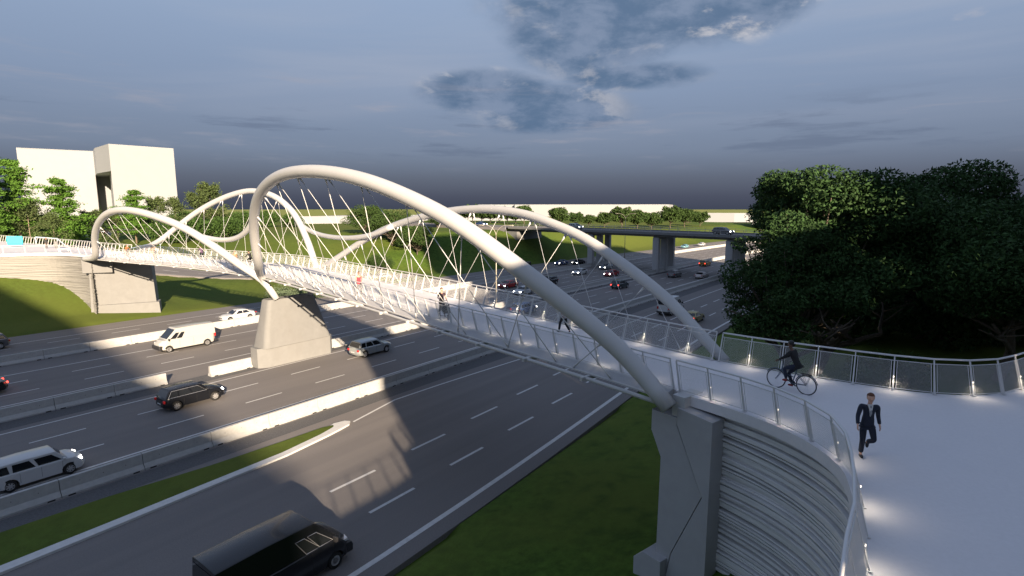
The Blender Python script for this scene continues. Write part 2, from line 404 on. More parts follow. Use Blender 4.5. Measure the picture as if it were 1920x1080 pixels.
def line(x, y0=-40, y1=420, w=.16): strip(m, (lambda y: (x(y) if callable(x) else x) - w / 2), (lambda y: (x(y) if callable(x) else x) + w / 2), y0, y1, .012)
def dashes(x, y_start, y1=420, w=.15, L_=3.15, per=6.4, y0=-30):
    y = y_start
    while y > y0: y -= per
    while y < y1:
        xx = x(y) if callable(x) else x; strip(m, xx - w / 2, xx + w / 2, y, y + L_, .012, 3.2); y += per
line(-83.4); dashes(-80.85, 18.33)
dashes(-77.4, 20.0); line(-74.0, w=.14)
line(-67.8); dashes(-64.5, 16.19); dashes(-60.6, 16.07); line(-57.2)
line(-50.05); dashes(-46.65, 15.38); dashes(-42.5, 15.17); line(-39.2, w=.2)
line(lambda y: edge_D(y), w=.3)
dashes(lambda y: -21.3 - 2.6 * sm01(y, 5, 70), 16.9, w=.2); dashes(lambda y: -24.7 - 2.6 * sm01(y, 5, 65), 17.0, w=.2)
line(lambda y: -32.25 + 1.2 * sm01(y, 40, 68) - 1.15 * sm01(y, 24.0, 28.0) + 1.15 * sm01(y, 28, 50), 24.2, 420, .18)
tag(m.build('road_markings', M_PAINT), kind='structure')
# traffic island of grass with its broad white kerb
isl_out = [(-30.1, -30), (-30.36, 4.4), (-30.5, 8.3), (-30.76, 13.5), (-30.95, 18.1), (-31.5, 21.6), (-31.75, 22.8), (-31.95, 23.6), (-32.35, 24.0), (-32.75, 23.8), (-32.95, 23.0)]
isl_in = [(-30.75, -30), (-30.98, 4.4), (-31.1, 8.3), (-31.32, 13.5), (-31.5, 18.1), (-32.0, 21.2), (-32.25, 22.1), (-32.42, 22.6), (-32.6, 22.75), (-32.75, 22.8), (-32.8, 22.6)]
m = MB(); k = len(isl_out)
v = [(x, y, .12) for x, y in isl_out] + [(x, y, .12) for x, y in isl_in] + [(x, y, .0) for x, y in isl_out]
m.add(v, [(i, i + 1, k + i + 1, k + i) for i in range(k - 1)] + [(2 * k + i, 2 * k + i + 1, i + 1, i) for i in range(k - 1)])
tag(m.build('kerb', mat('kerb_white', (.55, .55, .54), .7, var=.08, vs=3)), kind='structure')
m = MB(); m.poly([(x, y, .10) for x, y in isl_in] + [(-33.0, 22.0, .10), (-33.1, 19, .1), (-33.4, 14.5, .1), (-34.1, 9.4, .1), (-34.35, 5, .1), (-34.6, -30, .1)])
tag(m.build('traffic_island', M_GRASS), kind='structure')
# exit ramp on the far side
m = MB(); v = []
for i, p in enumerate(RC):
    t = (RC[min(i + 1, len(RC) - 1)] - RC[max(i - 1, 0)]).normalized(); n = Vector((t.y, -t.x, 0)); z = RZ[i]
    for d_, dz in ((-4.2, -.3), (-4.1, .02), (4.1, .02), (4.2, -.3)): v.append((p.x + n.x * d_, p.y + n.y * d_, z + dz))
m.add(v, [(4 * i + j, 4 * i + j + 1, 4 * i + 5 + j, 4 * i + 4 + j) for i in range(len(RC) - 1) for j in range(3)])
tag(m.build('slip_road', M_ASPH), kind='structure')
m = MB()
def ramp_strip(d0, d1, i0, i1, dz=.032):
    v = []
    for i in range(i0, i1 + 1):
        p = RC[i]; t = (RC[min(i + 1, len(RC) - 1)] - RC[max(i - 1, 0)]).normalized(); n = Vector((t.y, -t.x, 0))
        v += [(p.x + n.x * d0, p.y + n.y * d0, RZ[i] + dz), (p.x + n.x * d1, p.y + n.y * d1, RZ[i] + dz)]
    m.add(v, [(2 * i, 2 * i + 1, 2 * i + 3, 2 * i + 2) for i in range(i1 - i0)])
ramp_strip(-3.7, -3.52, 0, len(RC) - 1); ramp_strip(3.52, 3.7, 0, len(RC) - 1)
for i in range(0, len(RC) - 3, 4): ramp_strip(-.08, .08, i, i + 2)
tag(m.build('slip_road_markings', M_PAINT), kind='structure')

# jersey barriers, one thing per segment
SEG = 4.0
def barrier_mesh():
    m = MB(); h = .96; prof = [(-.36, 0), (-.36, .10), (-.17, .36), (-.12, h), (.12, h), (.17, .36), (.36, .10), (.36, 0)]
    g = .018
    xs = [-SEG / 2 + g, SEG / 2 - g]
    rings = [[(p[0], y, p[1]) for p in prof] for y in xs]
    m.loft(rings)
    nb = len(m.f)
    for y in (-SEG / 2 + .45, SEG / 2 - .45):
        for s in (-1, 1): m.box((s * .352, y, .035), (.03, .34, .075))
    for y in (-1.1, 0, 1.1):
        for s in (-1, 1): m.box((s * .148, y, .62), (.02, .035, .035))
    o = m.build('barrier_segment', [M_CONCB, M_BLACK])
    for i, p in enumerate(o.data.polygons): p.material_index = 1 if i >= nb else 0
    return o
BAR = barrier_mesh(); first = True
ORD = 'first second third fourth fifth sixth seventh eighth ninth tenth eleventh twelfth thirteenth fourteenth fifteenth sixteenth seventeenth eighteenth nineteenth twentieth'.split()
ORD += ['twenty-' + o for o in ORD[:9]] + ['thirtieth'] + ['thirty-' + o for o in ORD[:9]]
def proj(x, y, z):
    cx = x * math.cos(YAW) + y * math.sin(YAW); cy = -x * math.sin(YAW) + y * math.cos(YAW); cz = z - CAMH
    d = cy * math.cos(PITCH) - cz * math.sin(PITCH)
    if d <= .1: return (-9999, -9999)
    return (960 + F_PX * cx / d, 540 - F_PX * (cy * math.sin(PITCH) + cz * math.cos(PITCH)) / d)
def place_barriers(x, y0, y1, row, group, start='the left frame edge', far='distant'):
    global first
    y = y0; k = 0
    while y < y1:
        d = (off(y + SEG / 2) - off(y - SEG / 2)) / SEG
        if first: o = BAR; first = False
        else: o = dup(BAR)
        X = x + off(y)
        o.location = (X + random.uniform(-.01, .01), y, 0.004); o.rotation_euler = (0, 0, -math.atan(d))
        if proj(X, y + SEG / 2, .5)[0] > 0:
            if k < 38: tag(o, 'pale concrete barrier segment of the %s row, %s from %s' % (row, ORD[k], start), 'barrier', group)
            else: tag(o, 'tiny distant concrete barrier segment of the %s row, merging with its neighbours' % row, 'barrier', group + ' far away')
            k += 1
        else: tag(o, 'concrete barrier segment of the %s row, left of the picture' % row, 'barrier', group + ' out of the picture')
        y += SEG
place_barriers(-36.45, -6, 270, 'near', 'near row of concrete barriers')
place_barriers(-53.2, -2, 20, 'middle', 'middle barrier row left of the pier')
o = dup(BAR, loc=(-52.2, 25.3, .004)); tag(o, 'lone concrete barrier segment touching the left end of the central pier', 'barrier')
place_barriers(-52.2, 38.1, 290, 'middle', 'middle barrier row right of the pier', 'the central pier')
place_barriers(-72.6, 2, 300, 'far', 'far row of concrete barriers')

# ------------------------------------------------------------------ footbridge
FB = thing('footbridge', 'long white footbridge with looping tube arches and thin cables over the highway', 'footbridge', (-49, 31, DZ))
def P3(name, mb, m_, par=None, **k):
    """build a mesh whose coordinates are world ones, under a parent thing"""
    par = par or FB; top = par
    o = mb.build(name, m_, **k); o.parent = par
    M = Matrix.Identity(4); q = par; chain = []
    while q is not None: chain.append(q); q = q.parent
    for q in reversed(chain): M = M @ q.matrix_basis
    # shift mesh data so its origin is its parent's
    o.data.transform(M.inverted()); return o
n_br = cut(NC, -6.4, -91.2); f_br = cut(FC, -6.6, -92.7)
def ladder(A, B, n):
    def lens(L):
        s = [0]
        for a, b in zip(L, L[1:]): s.append(s[-1] + (b - a).length)
        return s
    def at(L, s, u):
        T = u * s[-1]
        for i in range(len(L) - 1):
            if s[i + 1] >= T - 1e-9:
                return L[i].lerp(L[i + 1], (T - s[i]) / max(1e-9, s[i + 1] - s[i]))
        return L[-1]
    sa, sb = lens(A), lens(B)
    return [(at(A, sa, i / n), at(B, sb, i / n)) for i in range(n + 1)]
LAD = ladder(n_br, f_br, 120)
m = MB(); v = []
for a, b in LAD:
    for p, z in ((a, DZ), (b, DZ), (b, DZ - .28), (a, DZ - .28)): v.append((p.x, p.y, z))
K = len(LAD)
m.add(v, [(4 * i, 4 * i + 4, 4 * i + 5, 4 * i + 1) for i in range(K - 1)] + [(4 * i + 2, 4 * i + 6, 4 * i + 7, 4 * i + 3) for i in range(K - 1)] + [(4 * i + 1, 4 * i + 5, 4 * i + 6, 4 * i + 2) for i in range(K - 1)] + [(4 * i + 3, 4 * i + 7, 4 * i + 4, 4 * i) for i in range(K - 1)])
P3('deck', m, M_DECK, fixn=True)
for L_, sgn in ((n_br, -1), (f_br, 1)):
    a = offset_line(L_, sgn * .03, DZ + .05); b = offset_line(L_, sgn * .10, DZ + .05); c = offset_line(L_, sgn * .62, DZ - .16); d = offset_line(L_, sgn * .62, DZ - .22); e = offset_line(L_, sgn * .05, DZ - .30)
    m = MB(); rings = [[a[i], b[i], c[i], d[i], e[i]] for i in range(len(a))]; m.loft(rings)
    P3('edge_fascia', m, M_GRATE if False else M_WHITE, fixn=True)
    m = MB(); gr0 = offset_line(L_, sgn * .16, DZ + .030); gr1 = offset_line(L_, sgn * .56, DZ - .132)
    m.loft([[gr0[i], gr1[i]] for i in range(len(gr0))], closed=False, caps=False)
    P3('ledge_grating', m, M_GRATE)
    bm_ = offset_line(L_, sgn * .86, DZ - .30)
    m = MB(); m.tube(bm_[::3], .085, 8); P3('edge_beam', m, M_WHITE, smooth=True)
    m = MB(); rs = resample(L_, 3.6)
    for i in range(1, len(rs) - 1):
        t = (rs[i + 1] - rs[i - 1]).normalized(); n = Vector((t.y, -t.x, 0)) * sgn; ang = math.atan2(t.y, t.x); c_ = rs[i] + n * .62
        m = MB(); m.box((c_.x, c_.y, DZ - .30), (.14, .95, .16), ang); P3('outrigger', m, M_WHITE, bevel=.01)
m = MB()
for i in range(3, K - 2, 4):
    a, b = LAD[i]; c_ = (a + b) / 2; d = b - a; m = MB(); m.box((c_.x, c_.y, DZ - .46), (d.length * .8, .16, .34), math.atan2(d.y, d.x)); P3('floor_beam', m, M_WHITE)
m = MB()
for s in (.3, .7): m = MB(); m.tube([(a.lerp(b, s).x, a.lerp(b, s).y, DZ - .62) for a, b in LAD[::2]], .14, 8); P3('soffit_girder', m, M_WHITE, smooth=True)

# arches : picture curve intersected with a plane leaning outward over each deck edge -> real 3-D tubes
def arch_pts(pix, A0, A1, phi, side):
    A0 = Vector(A0); A1 = Vector(A1); u = (A1 - A0).normalized(); h = Vector((u.y, -u.x, 0)).normalized() * side
    vv = Vector((0, 0, 1)) * math.cos(phi) + h * math.sin(phi); n = u.cross(vv); C = Vector((0, 0, CAMH)); out = []
    for x, y in pix:
        d = ray(x, y); t = (A0 - C).dot(n) / d.dot(n); out.append(C + d * t)
    return out
NRp = [(1180, 672), (1100, 602), (1020, 540), (940, 478), (860, 420), (780, 377), (700, 343), (640, 327), (580, 321), (540, 325), (515, 335), (495, 352), (482, 375), (477, 400), (476, 430), (479, 460), (484, 490)]
FRp = [(1307, 620), (1262, 571), (1213, 529), (1177, 502), (1132, 470), (1086.6, 441.6), (1041, 422), (996, 405), (950.7, 395.7), (905, 392), (860, 394), (810, 402), (766, 414), (721.5, 430), (677, 454), (641.5, 478), (621, 491)]
FLp = [(590, 492.6), (582, 466), (570, 436), (555.5, 406.7), (535, 383), (514, 368), (493, 361), (469.6, 357.8), (440, 363.7), (408.4, 376), (369.5, 397.5), (330.6, 426.7), (300, 451)]
NLp = [(466.8, 508.4), (439.6, 489), (400.7, 461.7), (361.8, 436.4), (322.9, 417), (284, 403.4), (252.8, 395.6), (225.6, 393.7), (202, 400), (186.7, 415), (179, 434.5), (177.5, 455), (180, 478)]
def dens(P, step=.5): return catmull([(p.x, p.y, p.z) for p in P], step)
def smooth3(P, k=2):
    P = [p.copy() for p in P]
    for _ in range(k): P = [P[0]] + [(P[i - 1] + P[i] * 2 + P[i + 1]) / 4 for i in range(1, len(P) - 1)] + [P[-1]]
    return P
PH = R(20)
foot_nr = Vector((-6.35, 17.75, 8.75)); foot_fr = Vector((-6.2, 23.95, 9.0))
node_n = Vector((-51.6, 28.35, 8.9)); 
NR = [foot_nr] + arch_pts(NRp, (-6.3, 18.2, 8.5), (-53.3, 27.8, 9), PH, -1)
FR = [foot_fr] + arch_pts(FRp, (-6.3, 23.9, 8.8), (-53.0, 35.6, 9), PH, 1)
NL = arch_pts(NLp, (-52.5, 27.8, 8.8), (-92, 25.7, 9), PH, -1)
FL = arch_pts(FLp, (-52.8, 35.5, 9), (-92, 32.6, 9), PH, 1)
C0 = Vector((0, 0, CAMH))
def at_y(px, py, Y): d = ray(px, py); return C0 + d * (Y / d.y)
pyl_n = at_y(519, 561, 29.4); knee_n = at_y(493, 524, 28.55)
pyl_f = Vector((-50.9, 33.3, 6.5)); knee_f = Vector((-53.2, 36.1, 8.6))
NRc = NR + [knee_n.lerp(pyl_n, -.02), pyl_n]
NLc = [pyl_n, knee_n] + NL + [Vector((-93.2, 26.2, 8.6))]
FRc = FR + [knee_f, pyl_f]; FLc = [pyl_f, knee_f] + FL + [Vector((-95.5, 33.0, 8.9))]
ARC = {}
for nm, P, r, lab in (('NR', NRc, .38, 'nearest and tallest arch tube, over the near edge'), ('FR', FRc, .30, 'low long arch tube over the far edge at the right'), ('NL', NLc, .38, 'small arch tube at the far left end'), ('FL', FLc, .36, 'rounded arch tube over the far edge at the left')):
    D_ = smooth3(dens(P, .6), 3); ARC[nm] = D_; m = MB()
    k = len(D_); m.tube(D_, [r * (1 - .22 * (1 - min(1, min(i, k - 1 - i) / (k * .12)))) for i in range(k)], 20)
    o = P3('arch_tube', m, M_WHITE, smooth=True); o['label'] = lab
SNp = [(322.9, 417), (345, 428), (369.5, 441), (389, 446), (412, 450), (439.6, 448), (458, 438), (470, 424), (476, 405)]
SFp = [(551, 400), (560, 416), (577, 430), (600, 440), (640, 446), (677, 444.5), (705, 438), (735, 425)]
for P in (arch_pts(SNp, (-45, 28.5, 9), (-92, 25.7, 9), PH, -1), arch_pts(SFp, (-20, 27.6, 9), (-75, 39.5, 9), PH, 1)):
    m = MB(); m.tube(smooth3(dens(P, .6), 2), .24, 14); P3('link_tube', m, M_WHITE, smooth=True)
# cables
def cables(P, L_, sgn, n, span, lo=.06, hi=.95, r=.026):
    s = [0]
    for a, b in zip(P, P[1:]): s.append(s[-1] + (b - a).length)
    edge = offset_line(L_, sgn * .55, DZ - .12)
    for i in range(n):
        T = s[-1] * (lo + (hi - lo) * i / (n - 1)); j = next(q for q in range(len(s) - 1) if s[q + 1] >= T)
        p = P[j].lerp(P[j + 1], (T - s[j]) / (s[j + 1] - s[j]))
        if p.z < DZ + 1.4: continue
        for dx in (-span, span):
            h = (p.z - DZ); X = p.x + dx * min(1, .35 + h / 12)
            X = max(min(X, edge[0].x - .5), edge[-1].x + .5)
            q = min(edge, key=lambda e: abs(e.x - X)); d = (q - p).normalized()
            m = MB(); m.tube([p + d * .25, p + d * .9], [.10, r * 1.2], 6); m.tube([p + d * .85, q - d * .5], r, 6); m.tube([q - d * .55, q], [r * 1.8, r * 1.8], 6)
            P3('cable', m, M_WHITE2, smooth=True)
cables(ARC['NR'], n_br, -1, 13, 4.6, r=.021); cables(ARC['FR'], f_br, 1, 15, 4.4, .04, .93, .014); cables(ARC['NL'], n_br, -1, 12, 3.6, .08, .96, .018); cables(ARC['FL'], f_br, 1, 12, 3.6, .10, .95, .017)

# railings : posts, rails, framed wire panels
HR, LEAN = 1.15, .30
def railing(par, L_, sgn, detail, step=1.22, light_every=2, stuff_after=None, lights=True, wire=True):
    pts = resample(L_, step); nrm = []
    for i in range(len(pts)):
        t = (pts[min(i + 1, len(pts) - 1)] - pts[max(i - 1, 0)]).normalized(); nrm.append(Vector((t.y, -t.x, 0)) * sgn)
    base = [Vector((p.x, p.y, DZ + .02)) for p in pts]; top = [b + nrm[i] * LEAN + Vector((0, 0, HR)) for i, b in enumerate(base)]
    m = MB(); m.tube([t + Vector((0, 0, .03)) for t in top], .034, 8); P3('handrail', m, M_WHITE2, par, smooth=True)
    m = MB(); m.tube([b.lerp(t, .88) for b, t in zip(base, top)], .014, 6); m.tube([b.lerp(t, .05) for b, t in zip(base, top)], .014, 6); P3('panel_rail', m, M_WHITE2, par, smooth=True)
    stuffp = MB(); stuffw = MB(); nst = 0
    for i in range(len(pts)):
        mm = MB() if (stuff_after is None or i < stuff_after) else stuffp
        b, t = base[i], top[i]; tg = Vector((-nrm[i].y, nrm[i].x, 0))
        a = .026
        mm.add([b + tg * a + nrm[i] * .04, b - tg * a + nrm[i] * .04, b - tg * a - nrm[i] * .03, b + tg * a - nrm[i] * .03, t + tg * a * .7 + nrm[i] * .03, t - tg * a * .7 + nrm[i] * .03, t - tg * a * .7 - nrm[i] * .01, t + tg * a * .7 - nrm[i] * .01],
               [(3, 2, 1, 0), (4, 5, 6, 7), (0, 1, 5, 4), (1, 2, 6, 5), (2, 3, 7, 6), (3, 0, 4, 7)])
        mm.box((b.x, b.y, b.z + .01), (.12, .12, .02), math.atan2(tg.y, tg.x))
        if mm is not stuffp: P3('railing_post', mm, M_WHITE2, par)
        if i < len(pts) - 1:
            pm = MB() if (stuff_after is None or i < stuff_after) else stuffw
            b1, t1 = base[i + 1], top[i + 1]; e = (b1 - b).normalized() * .085
            q = [b.lerp(t, .05) + e, b1.lerp(t1, .05) - e, b1.lerp(t1, .88) - e, b.lerp(t, .88) + e]
            for a_, c_ in ((0, 1), (1, 2), (2, 3), (3, 0)): pm.tube([q[a_], q[c_]], .011, 4, False)
            if detail and wire:
                W_ = (q[1] - q[0]).length; H_ = (q[3] - q[0]).length; pt = detail
                nw = int((W_ + H_) / pt); r = .0024
                def bil(u, v): return q[0].lerp(q[1], u / W_).lerp(q[3].lerp(q[2], u / W_), v / H_)
                for k_ in range(1, nw):
                    s_ = k_ * pt
                    u0, v0 = (s_, 0) if s_ < W_ else (W_, s_ - W_); u1, v1 = (0, s_) if s_ < H_ else (s_ - H_, H_)
                    for fl in (0, 1):
                        A_ = bil(W_ - u0 if fl else u0, v0); B_ = bil(W_ - u1 if fl else u1, v1)
                        d = (B_ - A_).normalized(); n1 = d.cross(nrm[i]).normalized() * r; n2 = nrm[i] * r
                        o_ = len(pm.v); pm.v += [tuple(A_ + n1), tuple(A_ - n1 * .5 + n2), tuple(A_ - n1 * .5 - n2), tuple(B_ + n1), tuple(B_ - n1 * .5 + n2), tuple(B_ - n1 * .5 - n2)]
                        pm.f += [(o_, o_ + 1, o_ + 4, o_ + 3), (o_ + 1, o_ + 2, o_ + 5, o_ + 4), (o_ + 2, o_, o_ + 3, o_ + 5)]
            if pm is not stuffw: P3('mesh_panel', pm, M_WHITE2, par)
        if lights and i % light_every == 1 and b.x > -48:
            lm = MB(); c_ = b.lerp(t, .40) - nrm[i] * .045; lm.box((c_.x, c_.y, c_.z), (.025, .012, .04), math.atan2(tg.y, tg.x)); P3('rail_light', lm, M_LED, par)
            ld = bpy.data.lights.new('rail_lamp', 'SPOT'); ld.energy = 3.0; ld.color = (1, .86, .66); ld.spot_size = R(150); ld.spot_blend = .8; ld.shadow_soft_size = .03
            lo = bpy.data.objects.new('rail_lamp', ld); COL.objects.link(lo); lo.parent = par
            lo.location = (c_ - nrm[i] * .10) - par.location; lo.rotation_euler = (nrm[i] * .35 + Vector((0, 0, 1)) * 1 ).to_track_quat('Z', 'Y').to_euler()
    if stuffp.v: o = P3('railing_post', stuffp, M_WHITE2, par); o['kind'] = 'stuff'
    if stuffw.v: o = P3('mesh_panel', stuffw, M_WHITE2, par); o['kind'] = 'stuff'
M_LED = mat('led_strip', (.9, .9, .85), .3, emit=(1, .86, .66), es=1.6)
railing(FB, n_br, -1, .05, stuff_after=50); railing(FB, f_br, 1, .05, stuff_after=50)
def rail_thing(label, L_, sgn, detail, group=None, **k):
    c = L_[len(L_) // 2]; T = thing('railing', label, 'railing', (c.x, c.y, DZ), group=group); railing(T, L_, sgn, detail, **k); return T
n_pl = [p for p in NC if p.x > -6.4]; f_pl = [p for p in FC if p.x > -6.6]
rail_thing('white wire mesh railing curving along the near edge of the plaza, above the grooved wall', n_pl[::-1], 1, .045)
rail_thing('white wire mesh railing bending along the plaza far edge, before the big dark trees', f_pl[::-1], -1, .045)
n_lf = [p for p in NC if p.x < -91.2]; f_lf = [p for p in FC if p.x < -92.7]
rail_thing('white railing on the near edge of the far left approach', n_lf, -1, 0, lights=False, step=2.4)
rail_thing('white railing on the far edge of the far left approach, before the trees', f_lf, 1, 0, lights=False)

# walkway slabs on the two approaches
def slab(name, poly, z, th=.35):
    m = MB(); m.poly([(p[0], p[1], z) for p in poly]); k = len(poly)
    v = [(p[0], p[1], z) for p in poly] + [(p[0], p[1], z - th) for p in poly]; m.add(v, [(i, i + k, (i + 1) % k + k, (i + 1) % k) for i in range(k)])
    tag(m.build(name, M_DECK, fixn=True), kind='structure')
o_n = offset_line(n_pl, -.16, 0); o_f = offset_line(f_pl, .16, 0)
slab('plaza', [(p.x, p.y) for p in o_n[::2]] + [(n_br[0].x + .004, n_br[0].y), (f_br[0].x + .004, f_br[0].y)] + [(p.x, p.y) for p in o_f[::-2]] + [(22, 40), (22, -8)], DZ)
o_n = offset_line(n_lf, -.16, 0); o_f = offset_line(f_lf, .16, 0)
slab('approach_path', [(n_br[-1].x - .01, n_br[-1].y)] + [(p.x, p.y) for p in o_n[2::3]] + [(o_n[-1].x, o_n[-1].y), (-160, 8), (o_f[-1].x, o_f[-1].y)] + [(p.x, p.y) for p in o_f[-2::-3]] + [(f_br[-1].x - .01, f_br[-1].y)], DZ)

# grooved retaining walls (real relief)
def strata(label, L_, sgn, z0, z1, rows, seed, amp=.07, step=.45, mt=None):
    rnd = random.Random(seed); pts = resample(L_, step); m = MB(); zs = [z0 + (z1 - z0) * i / rows for i in range(rows + 1)]
    # irregular courses
    lay = []; z = z0 - 1; k = 0
    while z < z1 + 1:
        deep = k % 2 == 1
        h = rnd.choice([.03, .04, .055, .075, .11]) if deep else rnd.choice([.05, .07, .10, .14, .19])
        lay.append((z, h, rnd.uniform(-1, -.35) if deep else rnd.uniform(.3, 1), rnd.uniform(0, 6.28), rnd.uniform(.12, .4), deep)); z += h; k += 1
    rings = []
    for i, p in enumerate(pts):
        t = (pts[min(i + 1, len(pts) - 1)] - pts[max(i - 1, 0)]).normalized(); n = Vector((t.y, -t.x, 0)) * sgn; sx = i * step; ring = []
        for k, (lz, h, g, ph, fr, dp) in enumerate(lay):
            w = lambda zz: .10 * math.sin(sx * .23 + 1.1 * math.sin(zz * .8)) + .02 * math.sin(sx * .71 + zz * 2.3)
            za = lz - w(lz) + .012 * math.sin(sx * .9 + ph * 3); h2 = lay[k + 1] if k + 1 < len(lay) else None
            zb = (lz + h) - w(lz + h) + (.012 * math.sin(sx * .9 + h2[3] * 3) if h2 else 0)
            d = amp * g * ((.6 + .4 * math.sin(sx * fr + ph)) if dp else (.8 + .2 * math.sin(sx * fr + ph)))
            za = min(max(za, z0), z1); zb = min(max(zb, z0), z1); e = (zb - za) * .12
            for zz, dd in ((za + .0005, d - (0 if dp else .012)), (za + e, d), (zb - e, d), (zb - .0005, d - (0 if dp else .012))): ring.append((p.x + n.x * (dd - .16), p.y + n.y * (dd - .16), zz))
        rings.append(ring)
    m.loft(rings, closed=False, caps=False); c = pts[len(pts) // 2]
    return tag(m.build('retaining_wall', mt or M_WALL), label, 'retaining wall')
strata('tall curved retaining wall of dark and light horizontal grooves under the near edge of the plaza', [p for p in NC if p.x > -6.2][::-1], 1, 1.5, DZ - .36, 560, 3, .17, .4)
strata('grooved retaining wall under the far edge of the plaza by the trees', f_pl[::-1], -1, 1.5, DZ - .36, 90, 6)
strata('pale sunlit retaining wall of horizontal grooves left of the far abutment', [p for p in NC if p.x < -92.6], -1, -1, DZ - .3, 200, 4, amp=.13, step=.8, mt=M_WALL2)
strata('grooved retaining wall on the hidden side of the far left approach', [p for p in FC if p.x < -93], 1, 2, DZ - .36, 60, 8, step=2)

# central pier
def rrect(x0, x1, y0, y1, r, z, n=5):
    out = []
    for cx, cy, a0 in ((x1 - r, y0 + r, -90), (x1 - r, y1 - r, 0), (x0 + r, y1 - r, 90), (x0 + r, y0 + r, 180)):
        for i in range(n + 1):
            a = R(a0 + 90 * i / n); out.append((cx + r * math.cos(a), cy + r * math.sin(a), z))
    return out
PI_ = thing('bridge_pier', 'massive tapered concrete pier carrying the footbridge between the two centre roadways', 'bridge pier', (-51.7, 31.5, 0))
m = MB(); m.prism([(-52.95, 28.0), (-52.2, 27.35), (-51.0, 27.35), (-50.45, 28.2), (-50.3, 35.2), (-50.9, 35.8), (-52.5, 35.8), (-52.95, 35.2)], -.1, 1.95)
P3('plinth', m, M_CONC, PI_, bevel=.03)
m = MB(); rings = []
for z, a, b, w in ((1.95, 27.75, 35.35, 1.12), (3.0, 27.95, 35.05, .98), (4.2, 28.2, 34.7, .84), (5.6, 28.5, 34.2, .72), (6.5, 28.68, 33.85, .66), (6.62, 28.8, 33.75, .58)):
    rings.append(rrect(-51.55 - w, -51.55 + w + .25, a, b, min(.5, w * .6), z))
m.loft(rings); P3('shaft', m, M_CONC, PI_, autos=40)
# right abutment
AB = thing('bridge_abutment', 'faceted grey concrete abutment in the shade under the near foot of the tall arch', 'abutment', (-5.8, 18, 3))
u = Vector((-.955, .27, 0)).normalized(); nrm_ = Vector((-.27, -.955, 0)).normalized()  # along the edge to the left / outward to the camera
O = Vector((-4.72, 17.98, 0))
def ab(s, z, d): p = O + u * s + nrm_ * d; return (p.x, p.y, z)
def slabpoly(pts, d0, d1):
    m = MB(); n = len(pts); v = [ab(s, z, d0) for s, z in pts] + [ab(s, z, d1) for s, z in pts]
    m.add(v, [tuple(range(n - 1, -1, -1)), tuple(range(n, 2 * n))] + [(i, (i + 1) % n, n + (i + 1) % n, n + i) for i in range(n)]); return m
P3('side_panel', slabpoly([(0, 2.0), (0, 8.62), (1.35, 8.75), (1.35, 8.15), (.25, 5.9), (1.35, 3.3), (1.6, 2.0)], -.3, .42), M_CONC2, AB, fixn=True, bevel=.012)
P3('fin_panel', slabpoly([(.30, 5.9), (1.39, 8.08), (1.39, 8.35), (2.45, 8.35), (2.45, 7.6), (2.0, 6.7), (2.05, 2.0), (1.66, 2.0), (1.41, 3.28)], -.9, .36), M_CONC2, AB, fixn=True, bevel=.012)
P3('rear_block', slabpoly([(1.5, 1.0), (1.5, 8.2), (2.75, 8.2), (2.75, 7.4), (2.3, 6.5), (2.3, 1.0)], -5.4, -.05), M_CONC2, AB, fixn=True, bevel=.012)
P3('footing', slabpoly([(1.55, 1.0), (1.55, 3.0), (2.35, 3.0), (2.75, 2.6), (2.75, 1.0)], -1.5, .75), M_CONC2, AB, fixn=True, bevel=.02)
P3('bearing_block', slabpoly([(1.15, 8.75), (1.15, 9.12), (1.65, 9.12), (1.65, 8.36), (1.4, 8.36)], -.75, .30), M_WHITE, AB, fixn=True, bevel=.012)
# left abutment
AL = thing('bridge_abutment', 'sunlit pale concrete abutment with stepped foot at the far left end of the footbridge', 'abutment', (-92, 30, 3))
m = MB(); bot = [(-93.9, 26.5), (-90.2, 33.7), (-94, 35.5), (-98.2, 28.5)]; topp = [(-93.3, 26.7), (-90.9, 33.6), (-94.2, 35.2), (-98.0, 28.5)]
m.prism(bot, -.5, 8.45, topp); P3('body', m, M_CONC, AL, fixn=True, bevel=.03)
m = MB(); m.prism([(-93.2, 26.9), (-89.6, 33.9), (-92, 35.0), (-95.5, 28.5)], -1, 1.9, [(-93.3, 27.0), (-89.8, 33.8), (-92, 34.9), (-95.4, 28.4)]); P3('footing', m, M_CONC, AL, fixn=True, bevel=.03)
m = MB(); m.prism([(-93.4, 25.9), (-91.6, 28.9), (-94.0, 30.0), (-96.0, 27.0)], 6.6, 8.75); P3('bearing_block', m, M_CONC, AL, fixn=True, bevel=.03)

# ------------------------------------------------------------------ road viaduct behind
def vy(x): return 127.6 - .23 * (x + 50)
VD = thing('road_viaduct', 'grey road viaduct on concrete columns crossing the highway beyond the footbridge', 'viaduct', (-50, 130, 8.7))
VX = [-104, -80, -50, -20, 10, 40, 80]
m = MB(); rings = []
for x in VX:
    y = vy(x) - .6; z = 9.75
    rings.append([(x, y, z + .25), (x, y + .3, z + .25), (x, y + .3, z), (x, y + 12.2, z), (x, y + 12.2, z + .25), (x, y + 12.5, z + .25), (x, y + 12.5, z - .35), (x, y + 11.2, z - .45), (x, y + 11.0, z - .95), (x, y + 1.5, z - .95), (x, y + 1.3, z - .45), (x, y, z - .35)])
m.loft(rings); P3('deck', m, M_CONC, VD, fixn=True)
m = MB(); m.add([(VX[0], vy(VX[0]) - .25, 9.762), (VX[-1], vy(VX[-1]) - .25, 9.762), (VX[-1], vy(VX[-1]) + 11.5, 9.762), (VX[0], vy(VX[0]) + 11.5, 9.762)], [(0, 1, 2, 3)]); P3('carriageway', m, M_ASPH, VD)
